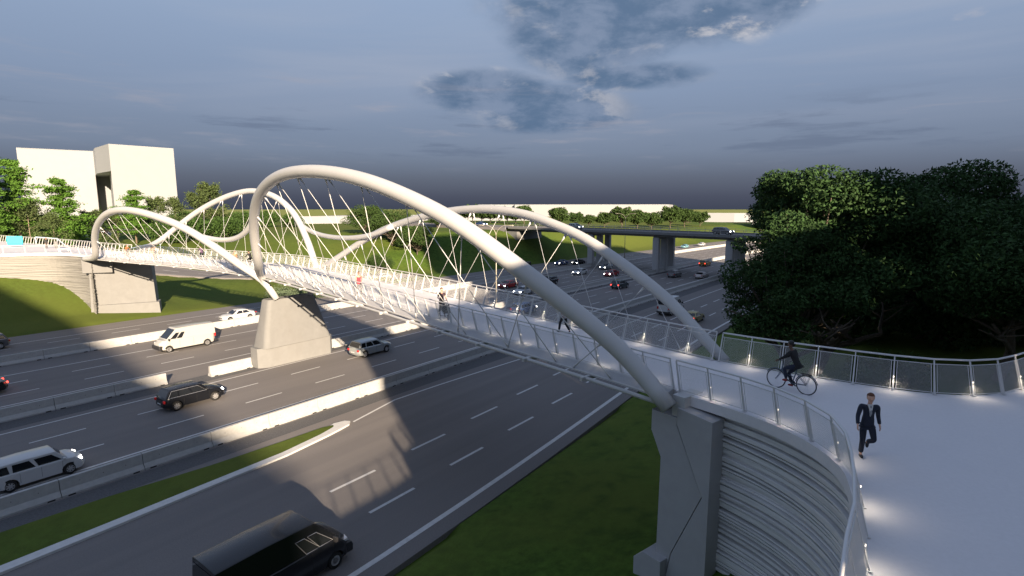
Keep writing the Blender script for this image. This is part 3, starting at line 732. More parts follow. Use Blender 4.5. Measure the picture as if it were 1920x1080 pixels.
for s in (0, 12.1):
    m = MB()
    x = -102
    while x < 60: m.box((x, vy(x) - .45 + s, 10.45), (.07, .07, .95)); x += 2.5
    for z in (10.9, 10.55): m.tube([(-103, vy(-103) - .45 + s, z), (60, vy(60) - .45 + s, z)], .035, 6)
    P3('guard_rail', m, M_STEEL, VD)
for bx in (-71.3, -50.9, -32.6):
    for k in range(3):
        y = vy(bx) + .9 + k * 5.1
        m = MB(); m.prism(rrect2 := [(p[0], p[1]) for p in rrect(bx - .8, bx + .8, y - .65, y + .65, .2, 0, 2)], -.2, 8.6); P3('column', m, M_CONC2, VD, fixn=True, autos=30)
    m = MB(); m.box((bx, vy(bx) + 6.1, 8.56), (1.3, 11.6, .5)); P3('pier_cap', m, M_CONC, VD, bevel=.03)
m = MB(); m.prism([(-105, vy(-105) - 1), (-99.5, vy(-99) - .9), (-99.5, vy(-99) + 13), (-105, vy(-105) + 13)], 4, 8.55); P3('end_wall', m, M_CONC, VD, fixn=True)
m = MB()
vr = [(-104, vy(-104) + 6), (-120, 148.0), (-140, 153), (-170, 160), (-220, 168), (-300, 178)]
vrc = catmull(vr, 4); v = []
for i, p in enumerate(vrc):
    t = (vrc[min(i + 1, len(vrc) - 1)] - vrc[max(i - 1, 0)]).normalized(); n = Vector((t.y, -t.x, 0)); z = 9.75
    for d_, zz in ((-8, 7.6), (-6.5, z), (6.5, z), (8, 7.6)): v.append((p.x + n.x * d_, p.y + n.y * d_, zz))
m.add(v, [(4 * i + j, 4 * i + j + 1, 4 * i + 5 + j, 4 * i + 4 + j) for i in range(len(vrc) - 1) for j in range(3)])
tag(m.build('viaduct_approach_road', M_ASPH), kind='structure')
T = thing('guard_rail', 'low steel guard rail beside the approach road left of the viaduct', 'guard rail', (-120, 141, 9.7))
for z, d in ((10.4, 0),):
    m = MB(); pl = [(p.x + .9, p.y - 6.3, 10.35) for p in vrc[::3]]; m.tube(pl, .07, 6); P3('rail', m, M_STEEL, T)
    m = MB()
    for p in pl: m.box((p[0], p[1], 9.9), (.08, .08, .9))
    P3('support_posts', m, M_STEEL, T)

# ------------------------------------------------------------------ buildings
def building(name, label, foot, z0, z1, mat_=M_BLD, joints=0, roof=True):
    c = (sum(p[0] for p in foot) / len(foot), sum(p[1] for p in foot) / len(foot), z0); B = thing(name, label, 'building', c)
    m = MB(); m.prism(foot, z0 - 1, z1); P3('wall', m, mat_, B, fixn=True)
    if roof:
        m = MB(); k = len(foot)
        inn = []
        for i in range(k):
            a = Vector(foot[i] + (0,)); cc = Vector((c[0], c[1], 0)); inn.append(a.lerp(cc, .02))
        m.add([(p[0], p[1], z1 + .4) for p in foot] + [(p.x, p.y, z1 + .4) for p in inn] + [(p[0], p[1], z1 + .003) for p in foot] + [(p.x, p.y, z1 + .003) for p in inn],
              [(i, (i + 1) % k, k + (i + 1) % k, k + i) for i in range(k)] + [(i, 2 * k + i, 2 * k + (i + 1) % k, (i + 1) % k) for i in range(k)] + [(k + i, k + (i + 1) % k, 3 * k + (i + 1) % k, 3 * k + i) for i in range(k)])
        P3('parapet', m, mat_, B, fixn=True)
    if joints:
        for i in range(len(foot)):
            a = Vector(foot[i] + (0,)); b = Vector(foot[(i + 1) % len(foot)] + (0,)); d = (b - a); n = Vector((d.y, -d.x, 0)).normalized(); L_ = d.length
            m = MB(); s = joints
            while s < L_ - 1: p = a + d * (s / L_) + n * .02; m.box((p.x, p.y, (z0 + z1) / 2), (.06, .08, z1 - z0 - .5), math.atan2(d.y, d.x)); s += joints
            if m.v: P3('wall_joints', m, mat('joint_grey', (.42, .40, .37), .9), B)
    return B
# tall white block folded like a book, sharp front corner right of a notch added for shade
def px2(px, depth, z=9): p = along(px, depth, z); return (p.x, p.y)
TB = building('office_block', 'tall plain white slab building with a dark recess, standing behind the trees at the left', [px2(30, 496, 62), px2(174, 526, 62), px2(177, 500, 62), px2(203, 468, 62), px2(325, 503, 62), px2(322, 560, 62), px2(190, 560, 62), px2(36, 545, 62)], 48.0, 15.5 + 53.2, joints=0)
m = MB(); m.prism([px2(30, 496, 62), px2(174, 526, 62), px2(176, 552, 62), px2(201, 552, 62), px2(203, 468, 62), px2(325, 503, 62), px2(322, 560, 62), px2(190, 560, 62), px2(36, 545, 62)], 7.5, 46.998); P3('lower_wall', m, M_BLD, TB, fixn=True)  # notch cut into the lower wall to darken like a cast shadow
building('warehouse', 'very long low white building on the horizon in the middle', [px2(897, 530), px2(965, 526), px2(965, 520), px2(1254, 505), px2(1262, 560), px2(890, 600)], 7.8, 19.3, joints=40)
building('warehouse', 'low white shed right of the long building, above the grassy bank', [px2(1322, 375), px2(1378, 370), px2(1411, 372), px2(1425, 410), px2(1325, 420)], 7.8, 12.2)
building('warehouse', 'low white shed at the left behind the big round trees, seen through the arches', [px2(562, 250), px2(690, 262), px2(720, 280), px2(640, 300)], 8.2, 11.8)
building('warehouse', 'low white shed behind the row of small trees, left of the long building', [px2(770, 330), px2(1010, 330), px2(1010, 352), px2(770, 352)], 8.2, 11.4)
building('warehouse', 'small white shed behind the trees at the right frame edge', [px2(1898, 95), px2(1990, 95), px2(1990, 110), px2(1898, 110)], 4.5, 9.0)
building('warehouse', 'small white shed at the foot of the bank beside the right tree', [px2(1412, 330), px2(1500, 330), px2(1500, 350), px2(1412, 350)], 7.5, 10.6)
# town blocks behind the viewpoint; their shadows lie over the plaza and the lanes
def loc2(a, c): return (.857 * a + .515 * c, -.515 * a + .857 * c)
def rbox(a0, a1, c0, c1): return [loc2(a0, c0), loc2(a1, c0), loc2(a1, c1), loc2(a0, c1)]
M_BRK = mat('facade_render', (.42, .38, .33), .9, var=.08, vs=.6)
building('town_house', 'office building behind the viewpoint, out of the picture', [loc2(25, 7.3), loc2(52, 7.3), loc2(52, 24), loc2(11.5, 24)], 3, 26.4, M_BRK)
building('town_house', 'lower office building beside it behind the viewpoint, out of the picture', [loc2(14, 24.1), loc2(50, 24.1), loc2(50, 34.7), loc2(10, 34.7)], 3, 25.0, M_BRK)
building('town_tower', 'tower block right of the plaza, out of the picture', rbox(24, 60, 34.8, 119), 3, 62, M_BRK)
building('town_slab', 'slab block far behind the viewpoint, out of the picture', [(17, -57), (114, -68), (116, -90), (19, -79)], 3, 50, M_BRK)
building('town_slab', 'second slab block far behind the viewpoint, out of the picture', [(60, -42), (110, -70), (118, -60), (70, -30)], 3, 22, M_BRK)

# ------------------------------------------------------------------ trees
def leafmat(n, c): return mat(n, c, .75, var=.45, vs=1.1, spec=.2, col2=tuple(x * 1.6 for x in c))
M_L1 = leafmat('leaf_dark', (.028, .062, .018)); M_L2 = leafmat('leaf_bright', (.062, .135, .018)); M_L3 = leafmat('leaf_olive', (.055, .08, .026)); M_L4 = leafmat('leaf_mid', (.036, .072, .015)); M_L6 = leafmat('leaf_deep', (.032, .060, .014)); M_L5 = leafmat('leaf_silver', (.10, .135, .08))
def leaves(name, parent, centres, size, material, rnd, flat=.0):
    n = len(centres); C_ = np.array(centres, dtype=np.float32)
    rs = np.random.RandomState(rnd.randint(0, 99999))
    d1 = rs.normal(size=(n, 3)); d1[:, 2] *= (1 - flat * .8); d1 /= np.linalg.norm(d1, axis=1)[:, None]
    d2 = rs.normal(size=(n, 3)); d2[:, 2] *= (1 - flat * .8); d2 -= d1 * (d1 * d2).sum(1)[:, None]; d2 /= np.linalg.norm(d2, axis=1)[:, None]
    s = (size * rs.uniform(.6, 1.3, n))[:, None]
    V = np.stack([C_ - d1 * s, C_ - d2 * s * .42, C_ + d1 * s, C_ + d2 * s * .42], 1).reshape(-1, 3)
    me = bpy.data.meshes.new(name); me.vertices.add(4 * n); me.vertices.foreach_set('co', V.astype(np.float32).ravel())
    me.loops.add(4 * n); me.loops.foreach_set('vertex_index', np.arange(4 * n, dtype=np.int32)); me.polygons.add(n)
    me.polygons.foreach_set('loop_start', np.arange(0, 4 * n, 4, dtype=np.int32)); me.update(); me.validate(); me.materials.append(material)
    o = bpy.data.objects.new(name, me); COL.objects.link(o); o.parent = parent; return o
def grow(rnd, base, top_r, levels, spread, r0, lift=.45, split=3):
    """branch skeleton as list of polylines; returns (lines, tips)"""
    lines = []; tips = []
    def rec(p, d, L_, r, lv):
        pts = [p]; q = p; dd = d.copy()
        for i in range(4):
            dd = (dd + Vector((rnd.gauss(0, .16), rnd.gauss(0, .16), rnd.gauss(.03, .08)))).normalized(); q = q + dd * L_ / 4; pts.append(q)
        lines.append((pts, r, r * .55))
        if lv == 0: tips.append(q); return
        for k in range(split + (rnd.random() < .4)):
            a = rnd.uniform(0, 6.28); e = Vector((math.cos(a), math.sin(a), 0)); nd = (dd * lift + e * spread + Vector((0, 0, .18))).normalized()
            rec(pts[rnd.choice([2, 3, 4])], nd, L_ * rnd.uniform(.62, .85), r * .55, lv - 1)
    rec(base, Vector((0, 0, 1)), top_r, r0, levels); return lines, tips
def tree(name, label, loc, h, rad, kind, n, ls, leaf, seed, group=None, bark=None, trunk_h=.3):
    rnd = random.Random(seed); T = thing(name, label, 'tree' if 'bush' not in name else 'bush', loc, rnd.uniform(0, 6), group)
    mb = MB(); C_ = []; bark = bark or M_BARK
    if kind == 'round':
        th = h * trunk_h; lines, tips = grow(rnd, Vector((0, 0, 0)), th, 3, 1.0, h * .028)
        for pts, r0, r1 in lines:
            mb.tube(pts, [r0 + (r1 - r0) * i / 4 for i in range(5)], 6)
        # lobes on an uneven crown
        lobes = []; nl = 34
        for i in range(nl):
            a = rnd.uniform(0, 6.283); u = rnd.uniform(-.75, 1); rr = math.sqrt(max(0, 1 - u * u * .9)); s = rnd.uniform(.62, .93)
            c = Vector((rad * rr * s * math.cos(a), rad * rr * s * math.sin(a), th * .9 + (h - th * .9) * (.5 + .44 * u * rnd.uniform(.85, 1.0)))); lobes.append((c, rad * rnd.uniform(.20, .38)))
        for i in range(7): lobes.append((Vector((rnd.gauss(0, rad * .3), rnd.gauss(0, rad * .3), h * rnd.uniform(.45, .8))), rad * .42))
        for c, r in lobes[:26]:
            q = Vector((0, 0, th * rnd.uniform(.8, 1.2))); mid = q.lerp(c, .5) + Vector((rnd.gauss(0, .3), rnd.gauss(0, .3), -.02 * h)); mb.tube([q, mid, c], [h * .012, h * .007, h * .002], 5)
        tot = sum(r * r for c, r in lobes)
        for c, r in lobes:
            k = int(n * r * r / tot)
            for j in range(k):
                d = Vector((rnd.gauss(0, 1), rnd.gauss(0, 1), rnd.gauss(0, 1))).normalized() * r * rnd.uniform(.55, 1.08) ** .7
                d.z *= .62; p = c + d + Vector((rnd.gauss(0, .05 * r), rnd.gauss(0, .05 * r), 0)); C_.append(p)
    elif kind == 'tier':
        mb.tube([(0, 0, 0), (rnd.gauss(0, .1), rnd.gauss(0, .1), h * .5), (0, 0, h * .97)], [h * .018, h * .012, h * .003], 7)
        nt_ = 9
        for k in range(nt_):
            z = h * (.22 + .76 * k / (nt_ - 1)); rr = rad * (1.02 - .60 * (k / (nt_ - 1)) ** 1.3) * (1.12 if k % 2 else .74) * rnd.uniform(.85, 1.1)
            for b_ in range(7):
                a = 6.283 * b_ / 7 + rnd.uniform(-.6, .6); L_ = rr * rnd.uniform(.35, 1.15); e = Vector((math.cos(a) * L_, math.sin(a) * L_, z + rnd.uniform(-.03, .05) * h)); mb.tube([(0, 0, z - .02 * h), e * .5 + Vector((0, 0, z * .5 - .01 * h)), e], [h * .005, h * .003, .01], 4)
                for j in range(int(n / nt_ / 7)):
                    t = rnd.uniform(.25, 1.05) ** .7; p = Vector((0, 0, z)).lerp(e, t); w = L_ * .26; C_.append(p + Vector((rnd.gauss(0, w), rnd.gauss(0, w), rnd.gauss(0, h * .017) + h * .012)))
    elif kind == 'open':
        mb.tube([(0, 0, 0), (rnd.gauss(0, .15), rnd.gauss(0, .15), h * .5), (0, 0, h * .98)], [h * .016, h * .009, h * .002], 6)
        for k in range(26):
            z = h * rnd.uniform(.25, .97); a = rnd.uniform(0, 6.283); L_ = rad * (1.05 - .75 * (z / h - .25)) * rnd.uniform(.6, 1.15); e = Vector((math.cos(a) * L_, math.sin(a) * L_, z + L_ * .55)); mb.tube([(0, 0, z), e.lerp(Vector((0, 0, z)), .5), e], [h * .005, h * .003, .01], 4)
            for j in range(n // 26):
                t = rnd.uniform(.35, 1.1); p = Vector((0, 0, z)).lerp(e, t); w = rad * .11; C_.append(p + Vector((rnd.gauss(0, w), rnd.gauss(0, w), rnd.gauss(0, w))))
    elif kind == 'bush':
        mb.tube([(0, 0, -.2), (0, 0, h * .6)], [h * .03, h * .01], 6)
        for i in range(14):
            a = rnd.uniform(0, 6.283); c = Vector((rad * rnd.uniform(.1, .7) * math.cos(a), rad * rnd.uniform(.1, .7) * math.sin(a), h * rnd.uniform(.2, .66))); r = rad * rnd.uniform(.26, .45)
            mb.tube([(0, 0, 0), c], [h * .012, .01], 4)
            for j in range(n // 14):
                d = Vector((rnd.gauss(0, 1), rnd.gauss(0, 1), rnd.gauss(0, 1))).normalized() * r * rnd.uniform(.6, 1.05); d.z *= h / rad * .7; p = c + d
                if p.z > 0: C_.append(p)
    o = mb.build('trunk', bark, T, smooth=True)
    leaves('crown', T, C_, ls, leaf, rnd, .15 if kind == 'tier' else .1)
    return T
def copy_tree(src, loc, rz, sc, label, group=None):
    c = dup(src, loc=loc, rz=rz); c.scale = (sc, sc, sc * random.uniform(.92, 1.08)); tag(c, label)
    if group: c['group'] = group
    return c
G1 = 'big dark trees behind the plaza'
def gp(px, depth, dz=0.0):
    p = along(px, depth); return Vector((p.x, p.y, ground(p.x, p.y) - .15 + dz))
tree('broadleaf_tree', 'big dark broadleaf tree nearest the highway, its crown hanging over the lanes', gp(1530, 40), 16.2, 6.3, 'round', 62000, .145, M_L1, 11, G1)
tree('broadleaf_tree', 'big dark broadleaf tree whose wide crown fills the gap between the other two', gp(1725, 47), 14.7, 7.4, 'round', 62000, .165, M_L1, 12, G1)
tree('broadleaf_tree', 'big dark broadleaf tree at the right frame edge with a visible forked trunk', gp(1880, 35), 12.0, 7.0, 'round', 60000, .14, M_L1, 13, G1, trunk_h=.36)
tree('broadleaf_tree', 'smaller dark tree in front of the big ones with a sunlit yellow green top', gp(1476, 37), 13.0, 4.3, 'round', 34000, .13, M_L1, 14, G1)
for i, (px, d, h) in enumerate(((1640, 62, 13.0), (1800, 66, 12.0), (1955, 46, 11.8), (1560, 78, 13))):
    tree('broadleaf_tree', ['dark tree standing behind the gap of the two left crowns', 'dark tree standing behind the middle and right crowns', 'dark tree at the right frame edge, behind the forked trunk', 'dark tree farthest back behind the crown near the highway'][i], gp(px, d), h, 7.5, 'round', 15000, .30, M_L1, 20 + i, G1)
G0 = 'low shrubs under the big trees'
for i, (px, d, w) in enumerate(((1455, 30, 2.0), (1530, 30.5, 2.2), (1610, 31, 2.0), (1680, 34, 2.6))):
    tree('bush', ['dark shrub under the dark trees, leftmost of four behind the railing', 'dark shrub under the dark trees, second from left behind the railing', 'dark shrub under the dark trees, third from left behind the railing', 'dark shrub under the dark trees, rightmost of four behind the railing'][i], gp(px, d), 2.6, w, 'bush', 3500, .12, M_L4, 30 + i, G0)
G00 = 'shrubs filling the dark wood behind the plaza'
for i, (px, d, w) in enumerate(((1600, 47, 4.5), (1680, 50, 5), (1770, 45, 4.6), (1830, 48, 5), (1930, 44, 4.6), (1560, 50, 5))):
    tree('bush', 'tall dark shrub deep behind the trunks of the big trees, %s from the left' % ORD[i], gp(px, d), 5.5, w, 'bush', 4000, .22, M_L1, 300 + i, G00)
# layered trees at the left
GL = 'trees before the tall white building'
A = tree('layered_tree', 'bright green layered tree, tallest before the left wing of the white building', gp(125, 128, 0), 17.0, 5.0, 'tier', 11000, .30, M_L2, 41, GL, M_BARKL)
copy_tree(A, gp(42, 120), 1.3, .92, 'bright green layered tree just right of the left frame edge')
copy_tree(A, gp(-12, 112), 2.6, .85, 'bright green layered tree cut by the left frame edge')
copy_tree(A, gp(256, 150), 4.0, .86, 'bright green layered tree before the right wing of the white building')
copy_tree(A, gp(152, 135), .5, .5, 'shorter bright layered tree right of the tallest, above the railing')
O_ = tree('slender_tree', 'thin olive tree with an open crown beside the dark slot of the white building', gp(176, 140), 8.6, 3.3, 'open', 3600, .24, M_L3, 51, GL, M_BARKL)
for px, d, s, r, lab in ((222, 150, .95, 1, 'thin olive tree left of the layered tree on the right wing'), (297, 160, 1.15, 2, 'thin olive tree right of the layered tree on the right wing'), (333, 165, 1.1, 3, 'thin olive tree at the right corner of the white building'), (376, 175, 1.35, 4, 'thin olive tree against the sky, left of a pair'), (398, 180, 1.5, 5, 'thin olive tree against the sky, right of a pair'), (60, 118, .9, 2.2, 'thin olive tree between the layered trees, nearer the left edge'), (105, 112, .8, 3.1, 'thin olive tree low before the tallest layered tree'), (205, 118, .75, 4.4, 'thin olive tree standing above the pale blue rail')):
    copy_tree(O_, gp(px, d), r, s, lab)
GH = 'dense bushes along the left embankment'
B_ = tree('bush', 'dense dark green bush on the bank, right of the red car', gp(330, 150), 8.0, 6.2, 'bush', 7000, .30, M_L4, 61, GH)
for i, (px, d, s) in enumerate(((372, 150, 1.05), (420, 155, 1.0), (300, 190, .8), (350, 195, .9), (405, 200, .95), (455, 200, .95), (500, 205, .9), (545, 205, .8), (228, 215, .9), (180, 205, .9), (130, 145, .8), (60, 140, .8), (5, 135, .85))):
    copy_tree(B_, gp(px, d), i * .9, s, ['dense bush on the bank seen inside the small left arch', 'dense bush under the crossing of the left arches', 'dense bush in the back row, below the white building corner', 'dense bush in the back row, below the pair of thin trees', 'dense bush in the back row, left of the far rounded arch', 'dense bush in the back row, under the far rounded arch top', 'dense bush in the back row, right of the tall arch leg', 'rightmost dense bush of the back row', 'bush under the layered tree of the right wing', 'bush under the thin tree beside the dark slot', 'bush under the tallest layered tree', 'bush under the left layered tree', 'bush at the left frame edge behind the railing'][i])
GR = 'round dark trees on the green hill'
Q = tree('round_tree', 'largest round dark tree on the hill, seen through the cables of the tall arch', gp(735, 150), 9.6, 6.4, 'round', 12000, .24, M_L6, 71, GR, M_BARK, .22)
for i, (px, d, s, lab) in enumerate(((688, 156, .92, 'round dark tree joined to the left of the largest one on the hill'), (782, 146, .78, 'round dark tree at the right of the largest one on the hill'), (712, 132, .5, 'small round tree in front of the largest one on the hill'), (820, 200, .62, 'round dark tree behind the tall arch tube, left of the tree row'))):
    copy_tree(Q, gp(px, d), i * 1.7, s, lab)
GF = 'row of small trees behind the far lower arch'
F_ = tree('small_round_tree', 'small dark tree in the row before the low shed, first from the left', gp(855, 300), 7.6, 4.0, 'round', 3000, .42, M_L6, 81, GF, M_BARK, .3)
for i in range(1, 9):
    copy_tree(F_, gp(855 + i * 16, 300 - i * 4), i * .8, .95 + .1 * (i % 3), 'small dark tree in the row before the low shed, %s from the left' % ['', 'second', 'third', 'fourth', 'fifth', 'sixth', 'seventh', 'eighth', 'ninth'][i])
GV = 'dark trees beyond the viaduct'
labs = ['round dark tree alone before the long white building, left end', 'dark bushy tree right of the lone round tree', 'dark tree above the silver vehicle on the viaduct', 'dark tree at the left of the clump beyond the viaduct', 'tall dark tree in the middle of the clump beyond the viaduct', 'dark tree right of the clump middle beyond the viaduct', 'dark tree before the right end of the long building', 'dark tree just left of the gap before the last trees', 'tall dark tree right of the gap beyond the viaduct', 'last dark tree on the bank, by itself at the right']
for i, (px, d, s) in enumerate(((1049, 215, 1.0), (1080, 232, .8), (1103, 235, .7), (1133, 236, .95), (1165, 242, 1.25), (1195, 250, 1.2), (1222, 258, 1.15), (1257, 272, 1.4), (1283, 285, 1.35), (1312, 300, 1.1))):
    copy_tree(F_, gp(px, d), i * 1.1, s, labs[i], GV)
GS = 'silvery shrubs on the green hill'
S_ = tree('bush', 'silvery green shrub seen through the leg of the tall arch', gp(530, 95), 2.9, 4.6, 'bush', 5200, .11, M_L5, 91, GS)
for i, (px, d, s, lab) in enumerate(((600, 98, 1.1, 'silvery green shrub under the far link tube, left one'), (640, 100, 1.15, 'silvery green shrub under the far link tube, right one'), (575, 120, 1.0, 'silvery green shrub higher on the hill below the low white shed'), (630, 128, 1.1, 'silvery green shrub higher on the hill, right one'), (500, 110, .9, 'silvery green shrub left of the tall arch leg'), (690, 104, .8, 'silvery green shrub before the round trees'))):
    copy_tree(S_, gp(px, d), i * 1.3, s, lab)

# ------------------------------------------------------------------ lamps, rails, small fixtures
def lamp(label, loc, h, arm=2.3, rz=0.0):
    L_ = thing('street_lamp', label, 'street lamp', loc, rz, 'double arm street lamps')
    m = MB(); m.tube([(0, 0, 0), (0, 0, h * .5), (0, 0, h)], [.11, .085, .06], 8); m.lathe([(0, .35), (.2, .35), (.24, 0), (.24, -.1)], 10); m.build('pole', M_LP, L_, smooth=True)
    for s in (-1, 1):
        m = MB(); m.tube([(s * arm * (1 - math.cos(t)), 0, h + 1.75 * math.sin(t)) for t in [i * math.pi / 2 / 8 for i in range(9)]][:-1] + [(s * arm, 0, h + 1.72), (s * (arm + .25), 0, h + 1.66)], .045, 6); a_ = m.build('arm', M_LP, L_, smooth=True)
        m = MB(); m.loft([[(s * (arm + .1 + x), y * w, h + 1.66 + z) for y, z in ((-.14, 0), (-.1, .1), (.1, .1), (.14, 0), (.08, -.05), (-.08, -.05))] for x, w in ((0, .5), (.2, 1), (.6, 1), (.85, .4))]); m.build('lamp_head', M_LP, L_, fixn=True)
    return L_
M_LP = mat('lamp_pole_paint', (.40, .37, .30), .5, .3)
lamp('double arm street lamp seen through the cables of the two right arches', (-53.2 + off(68), 68, .0), 11.3, 2.0, R(15))
lamp('tall thin double arm street lamp left of the middle viaduct columns', (-70.5 + 1.5, 150, 0), 12.5)
lamp('tall thin double arm street lamp beyond the right viaduct columns', (-52 + off(215), 215, 0), 13, 3)
T = thing('guard_rail', 'long pale blue pipe rail on thin posts along the bank under the left trees', 'guard rail', tuple(gp(200, 120)))
PLR = [gp(70, 105, 1.7), gp(110, 108, 1.85), gp(150, 112, 2.1), gp(200, 120, 2.3), gp(250, 130, 2.4), gp(300, 140, 2.5)]
m = MB(); m.tube(PLR, .13, 6); P3('rail', m, mat('pale_blue_paint', (.45, .55, .66), .4), T, smooth=True)
m = MB()
for p in PLR: m.tube([(p.x, p.y, p.z - 2.6), tuple(p)], .08, 6)
P3('support_posts', m, mat('pale_blue_paint', (0, 0, 0)), T)
# cyan kiosk panel on the far left approach
T = thing('kiosk_panel', 'bright cyan panel with a blue lower strip standing on the far left path', 'panel', (-124.5, 25.6, DZ), R(62))
m = MB(); m.box((0, 0, 1.15), (2.1, .3, 1.3)); m.build('board', mat('cyan_panel', (.01, .62, .62), .5), T, bevel=.03)
m = MB(); m.box((0, 0, .34), (2.0, .26, .3)); m.build('plinth', mat('blue_panel', (.02, .20, .70), .5), T, bevel=.02)
T = thing('waste_bin', 'pale grey bin on two legs near the cyan panel', 'bin', (-113.5, 28.4, DZ), R(20))
m = MB(); m.lathe([(0, 1.15), (.3, 1.15), (.33, 1.05), (.30, .45), (0, .45)], 16); m.build('body', M_CONC, T, autos=40)
for s in (-1, 1): m = MB(); m.box((s * .2, 0, .24), (.08, .3, .48)); m.build('leg', M_STEEL, T)
T = thing('bench', 'small grey bench by the near railing of the far left path', 'bench', (-104.2, 26.9, DZ), R(70))
m = MB(); m.box((0, 0, .45), (1.5, .4, .07)); m.build('seat', M_STEEL, T, bevel=.01)
for s in (-1, 1): m = MB(); m.box((s * .55, 0, .21), (.08, .36, .42)); m.build('leg', M_STEEL, T)

# ------------------------------------------------------------------ vehicles
def paint(n, c, metal=.0, rough=.28): return mat('paint_' + n, c, rough, metal, coat=.3, spec=.45)
P_ = dict(white=paint('white', (.48, .49, .50)), black=paint('black', (.006, .007, .010), .0, .22), silver=paint('silver', (.42, .45, .46), .6), red=paint('red', (.30, .012, .015)), blue=paint('blue', (.03, .07, .20), .3), gold=paint('gold', (.33, .28, .12), .4), orange=paint('olive_orange', (.30, .18, .03), .3), grey=paint('grey', (.12, .12, .13), .4), cyan=paint('light_blue', (.18, .38, .45), .2), greenish=paint('dark_teal', (.02, .04, .045), .2), cream=paint('cream', (.40, .40, .385)), lilac=paint('champagne', (.42, .38, .37), .4))
def arc(cx, r, z0, rev=False, n=9):
    a0 = math.asin(max(-1, min(1, z0 / r))) if r else 0
    out = []
    for i in range(n + 1):
        a = -a0 * -1 + (math.pi - 2 * a0) * i / n
        out.append((cx + r * math.cos(a), r * math.sin(a)))
    return out
def car(kind, col):
    S = dict(
        sedan=dict(L=4.75, W=1.84, zb=.24, wr=.33, ff=.92, rr=1.02, hood=.80, nose=.62, cowl=.93, belt=.95, tail=1.02, cx=1.02, gx=[-1.75, -1.05, .28, 1.08], H=1.45, tx=-2.2, tum=.26),
        suv=dict(L=4.70, W=1.90, zb=.30, wr=.37, ff=.90, rr=.90, hood=.98, nose=.80, cowl=1.08, belt=1.08, tail=1.12, cx=1.10, gx=[-2.22, -1.82, .38, 1.16], H=1.70, tx=-2.25, tum=.20),
        boxy=dict(L=4.25, W=1.78, zb=.24, wr=.33, ff=.80, rr=.75, hood=.94, nose=.78, cowl=1.04, belt=1.03, tail=1.05, cx=1.25, gx=[-2.06, -1.95, .72, 1.30], H=1.62, tx=-2.08, tum=.13),
        van=dict(L=5.95, W=2.02, zb=.34, wr=.36, ff=.92, rr=1.02, hood=1.20, nose=.95, cowl=1.42, belt=1.35, tail=1.40, cx=2.15, gx=[-2.93, -2.88, 1.15, 2.28], H=2.55, tx=-2.94, tum=.14))[kind]
    L, W, zb, wr = S['L'], S['W'], S['zb'], S['wr']; fx = L / 2 - S['ff']; rx = -L / 2 + S['rr']; ar = wr + .07
    T = thing(dict(sedan='sedan_car', suv='estate_car', boxy='boxy_car', van='panel_van')[kind], 'x', 'van' if kind == 'van' else 'car')
    def outline(sh, z_in):
        def A(cx):
            a0 = math.asin((zb - wr * 0) / ar * .35); n = 8; out = []
            za = zb - wr; ang = math.asin(za / ar)
            for i in range(n + 1):
                a = ang + (math.pi - 2 * ang) * i / n; out.append((cx - ar * math.cos(a) * -1 * 1.0 if False else cx + ar * math.cos(a), wr + ar * math.sin(a)))
            return out
        top = lambda z: z - z_in
        P = [(-L / 2 + .10 + sh, zb + .02)] + [(-L / 2 + sh, zb + .22), (-L / 2 + .015 + sh, .62), (S['tx'] - .02 + sh * .5, top(S['tail'] - .10)), (S['tx'] + .08 + sh * .5, top(S['tail']))]
        P += [(-.4, top(S['belt'] + .01)), (S['cx'], top(S['cowl'])), ((S['cx'] + L / 2) / 2, top((S['cowl'] * .45 + S['hood'] * .55) + .02)), (L / 2 - .34 - sh, top(S['hood'])), (L / 2 - .10 - sh, top(S['nose'])), (L / 2 - sh, .50), (L / 2 - .06 - sh, zb + .03)]
        P += A(fx); P += A(rx)
        return P
    ys = [(-W / 2, .10, .05), (-W / 2 + .05, .02, .01), (-W / 2 + .35, 0, -.015), (0, -.02, -.035), (W / 2 - .35, 0, -.015), (W / 2 - .05, .02, .01), (W / 2, .10, .05)]
    rings = []
    for y, sh, zi in ys:
        f = 1 - .10 * (abs(y) / (W / 2)) ** 4
        rings.append([(x * (1 if abs(x) < L / 2 - .5 else f if abs(y) > W / 2 - .2 else 1), y, z) for x, z in outline(sh, zi)])
    m = MB(); m.loft(rings); body = m.build('body', P_[col], T, fixn=True, bevel=.028, seg=2)
    bm = bmesh.new(); bm.from_mesh(body.data); bmesh.ops.triangulate(bm, faces=[f for f in bm.faces if len(f.verts) > 4]); bm.to_mesh(body.data); bm.free(); body.data.shade_smooth()
    # cabin
    g = S['gx']; zb_, zt = S['belt'] - .03, S['H']; wb, wt = W / 2 - .045, W / 2 - S['tum']; zc = S['cowl'] - .04
    lo = [(g[0], zb_ if kind != 'sedan' else S['tail'] - .06), (g[3], zc)]; hi = [(g[1], zt - .03), (g[2], zt - .015)]
    m = MB()
    midx = (g[1] + g[2]) / 2
    def row(y, dz): return [(lo[0][0], y[0], lo[0][1]), (hi[0][0], y[1], hi[0][1] + dz), (midx, y[1], zt + dz + .02), (hi[1][0], y[1], hi[1][1] + dz), (lo[1][0], y[0], lo[1][1])]
    m.loft([row((-wb, -wt), -.035), row((-wb + .06, -wt + .10), 0), row((0, 0), .02), row((wb - .06, wt - .10), 0), row((wb, wt), -.035)], closed=True)
    m.build('roof', P_[col], T, fixn=True, bevel=.03, seg=2)
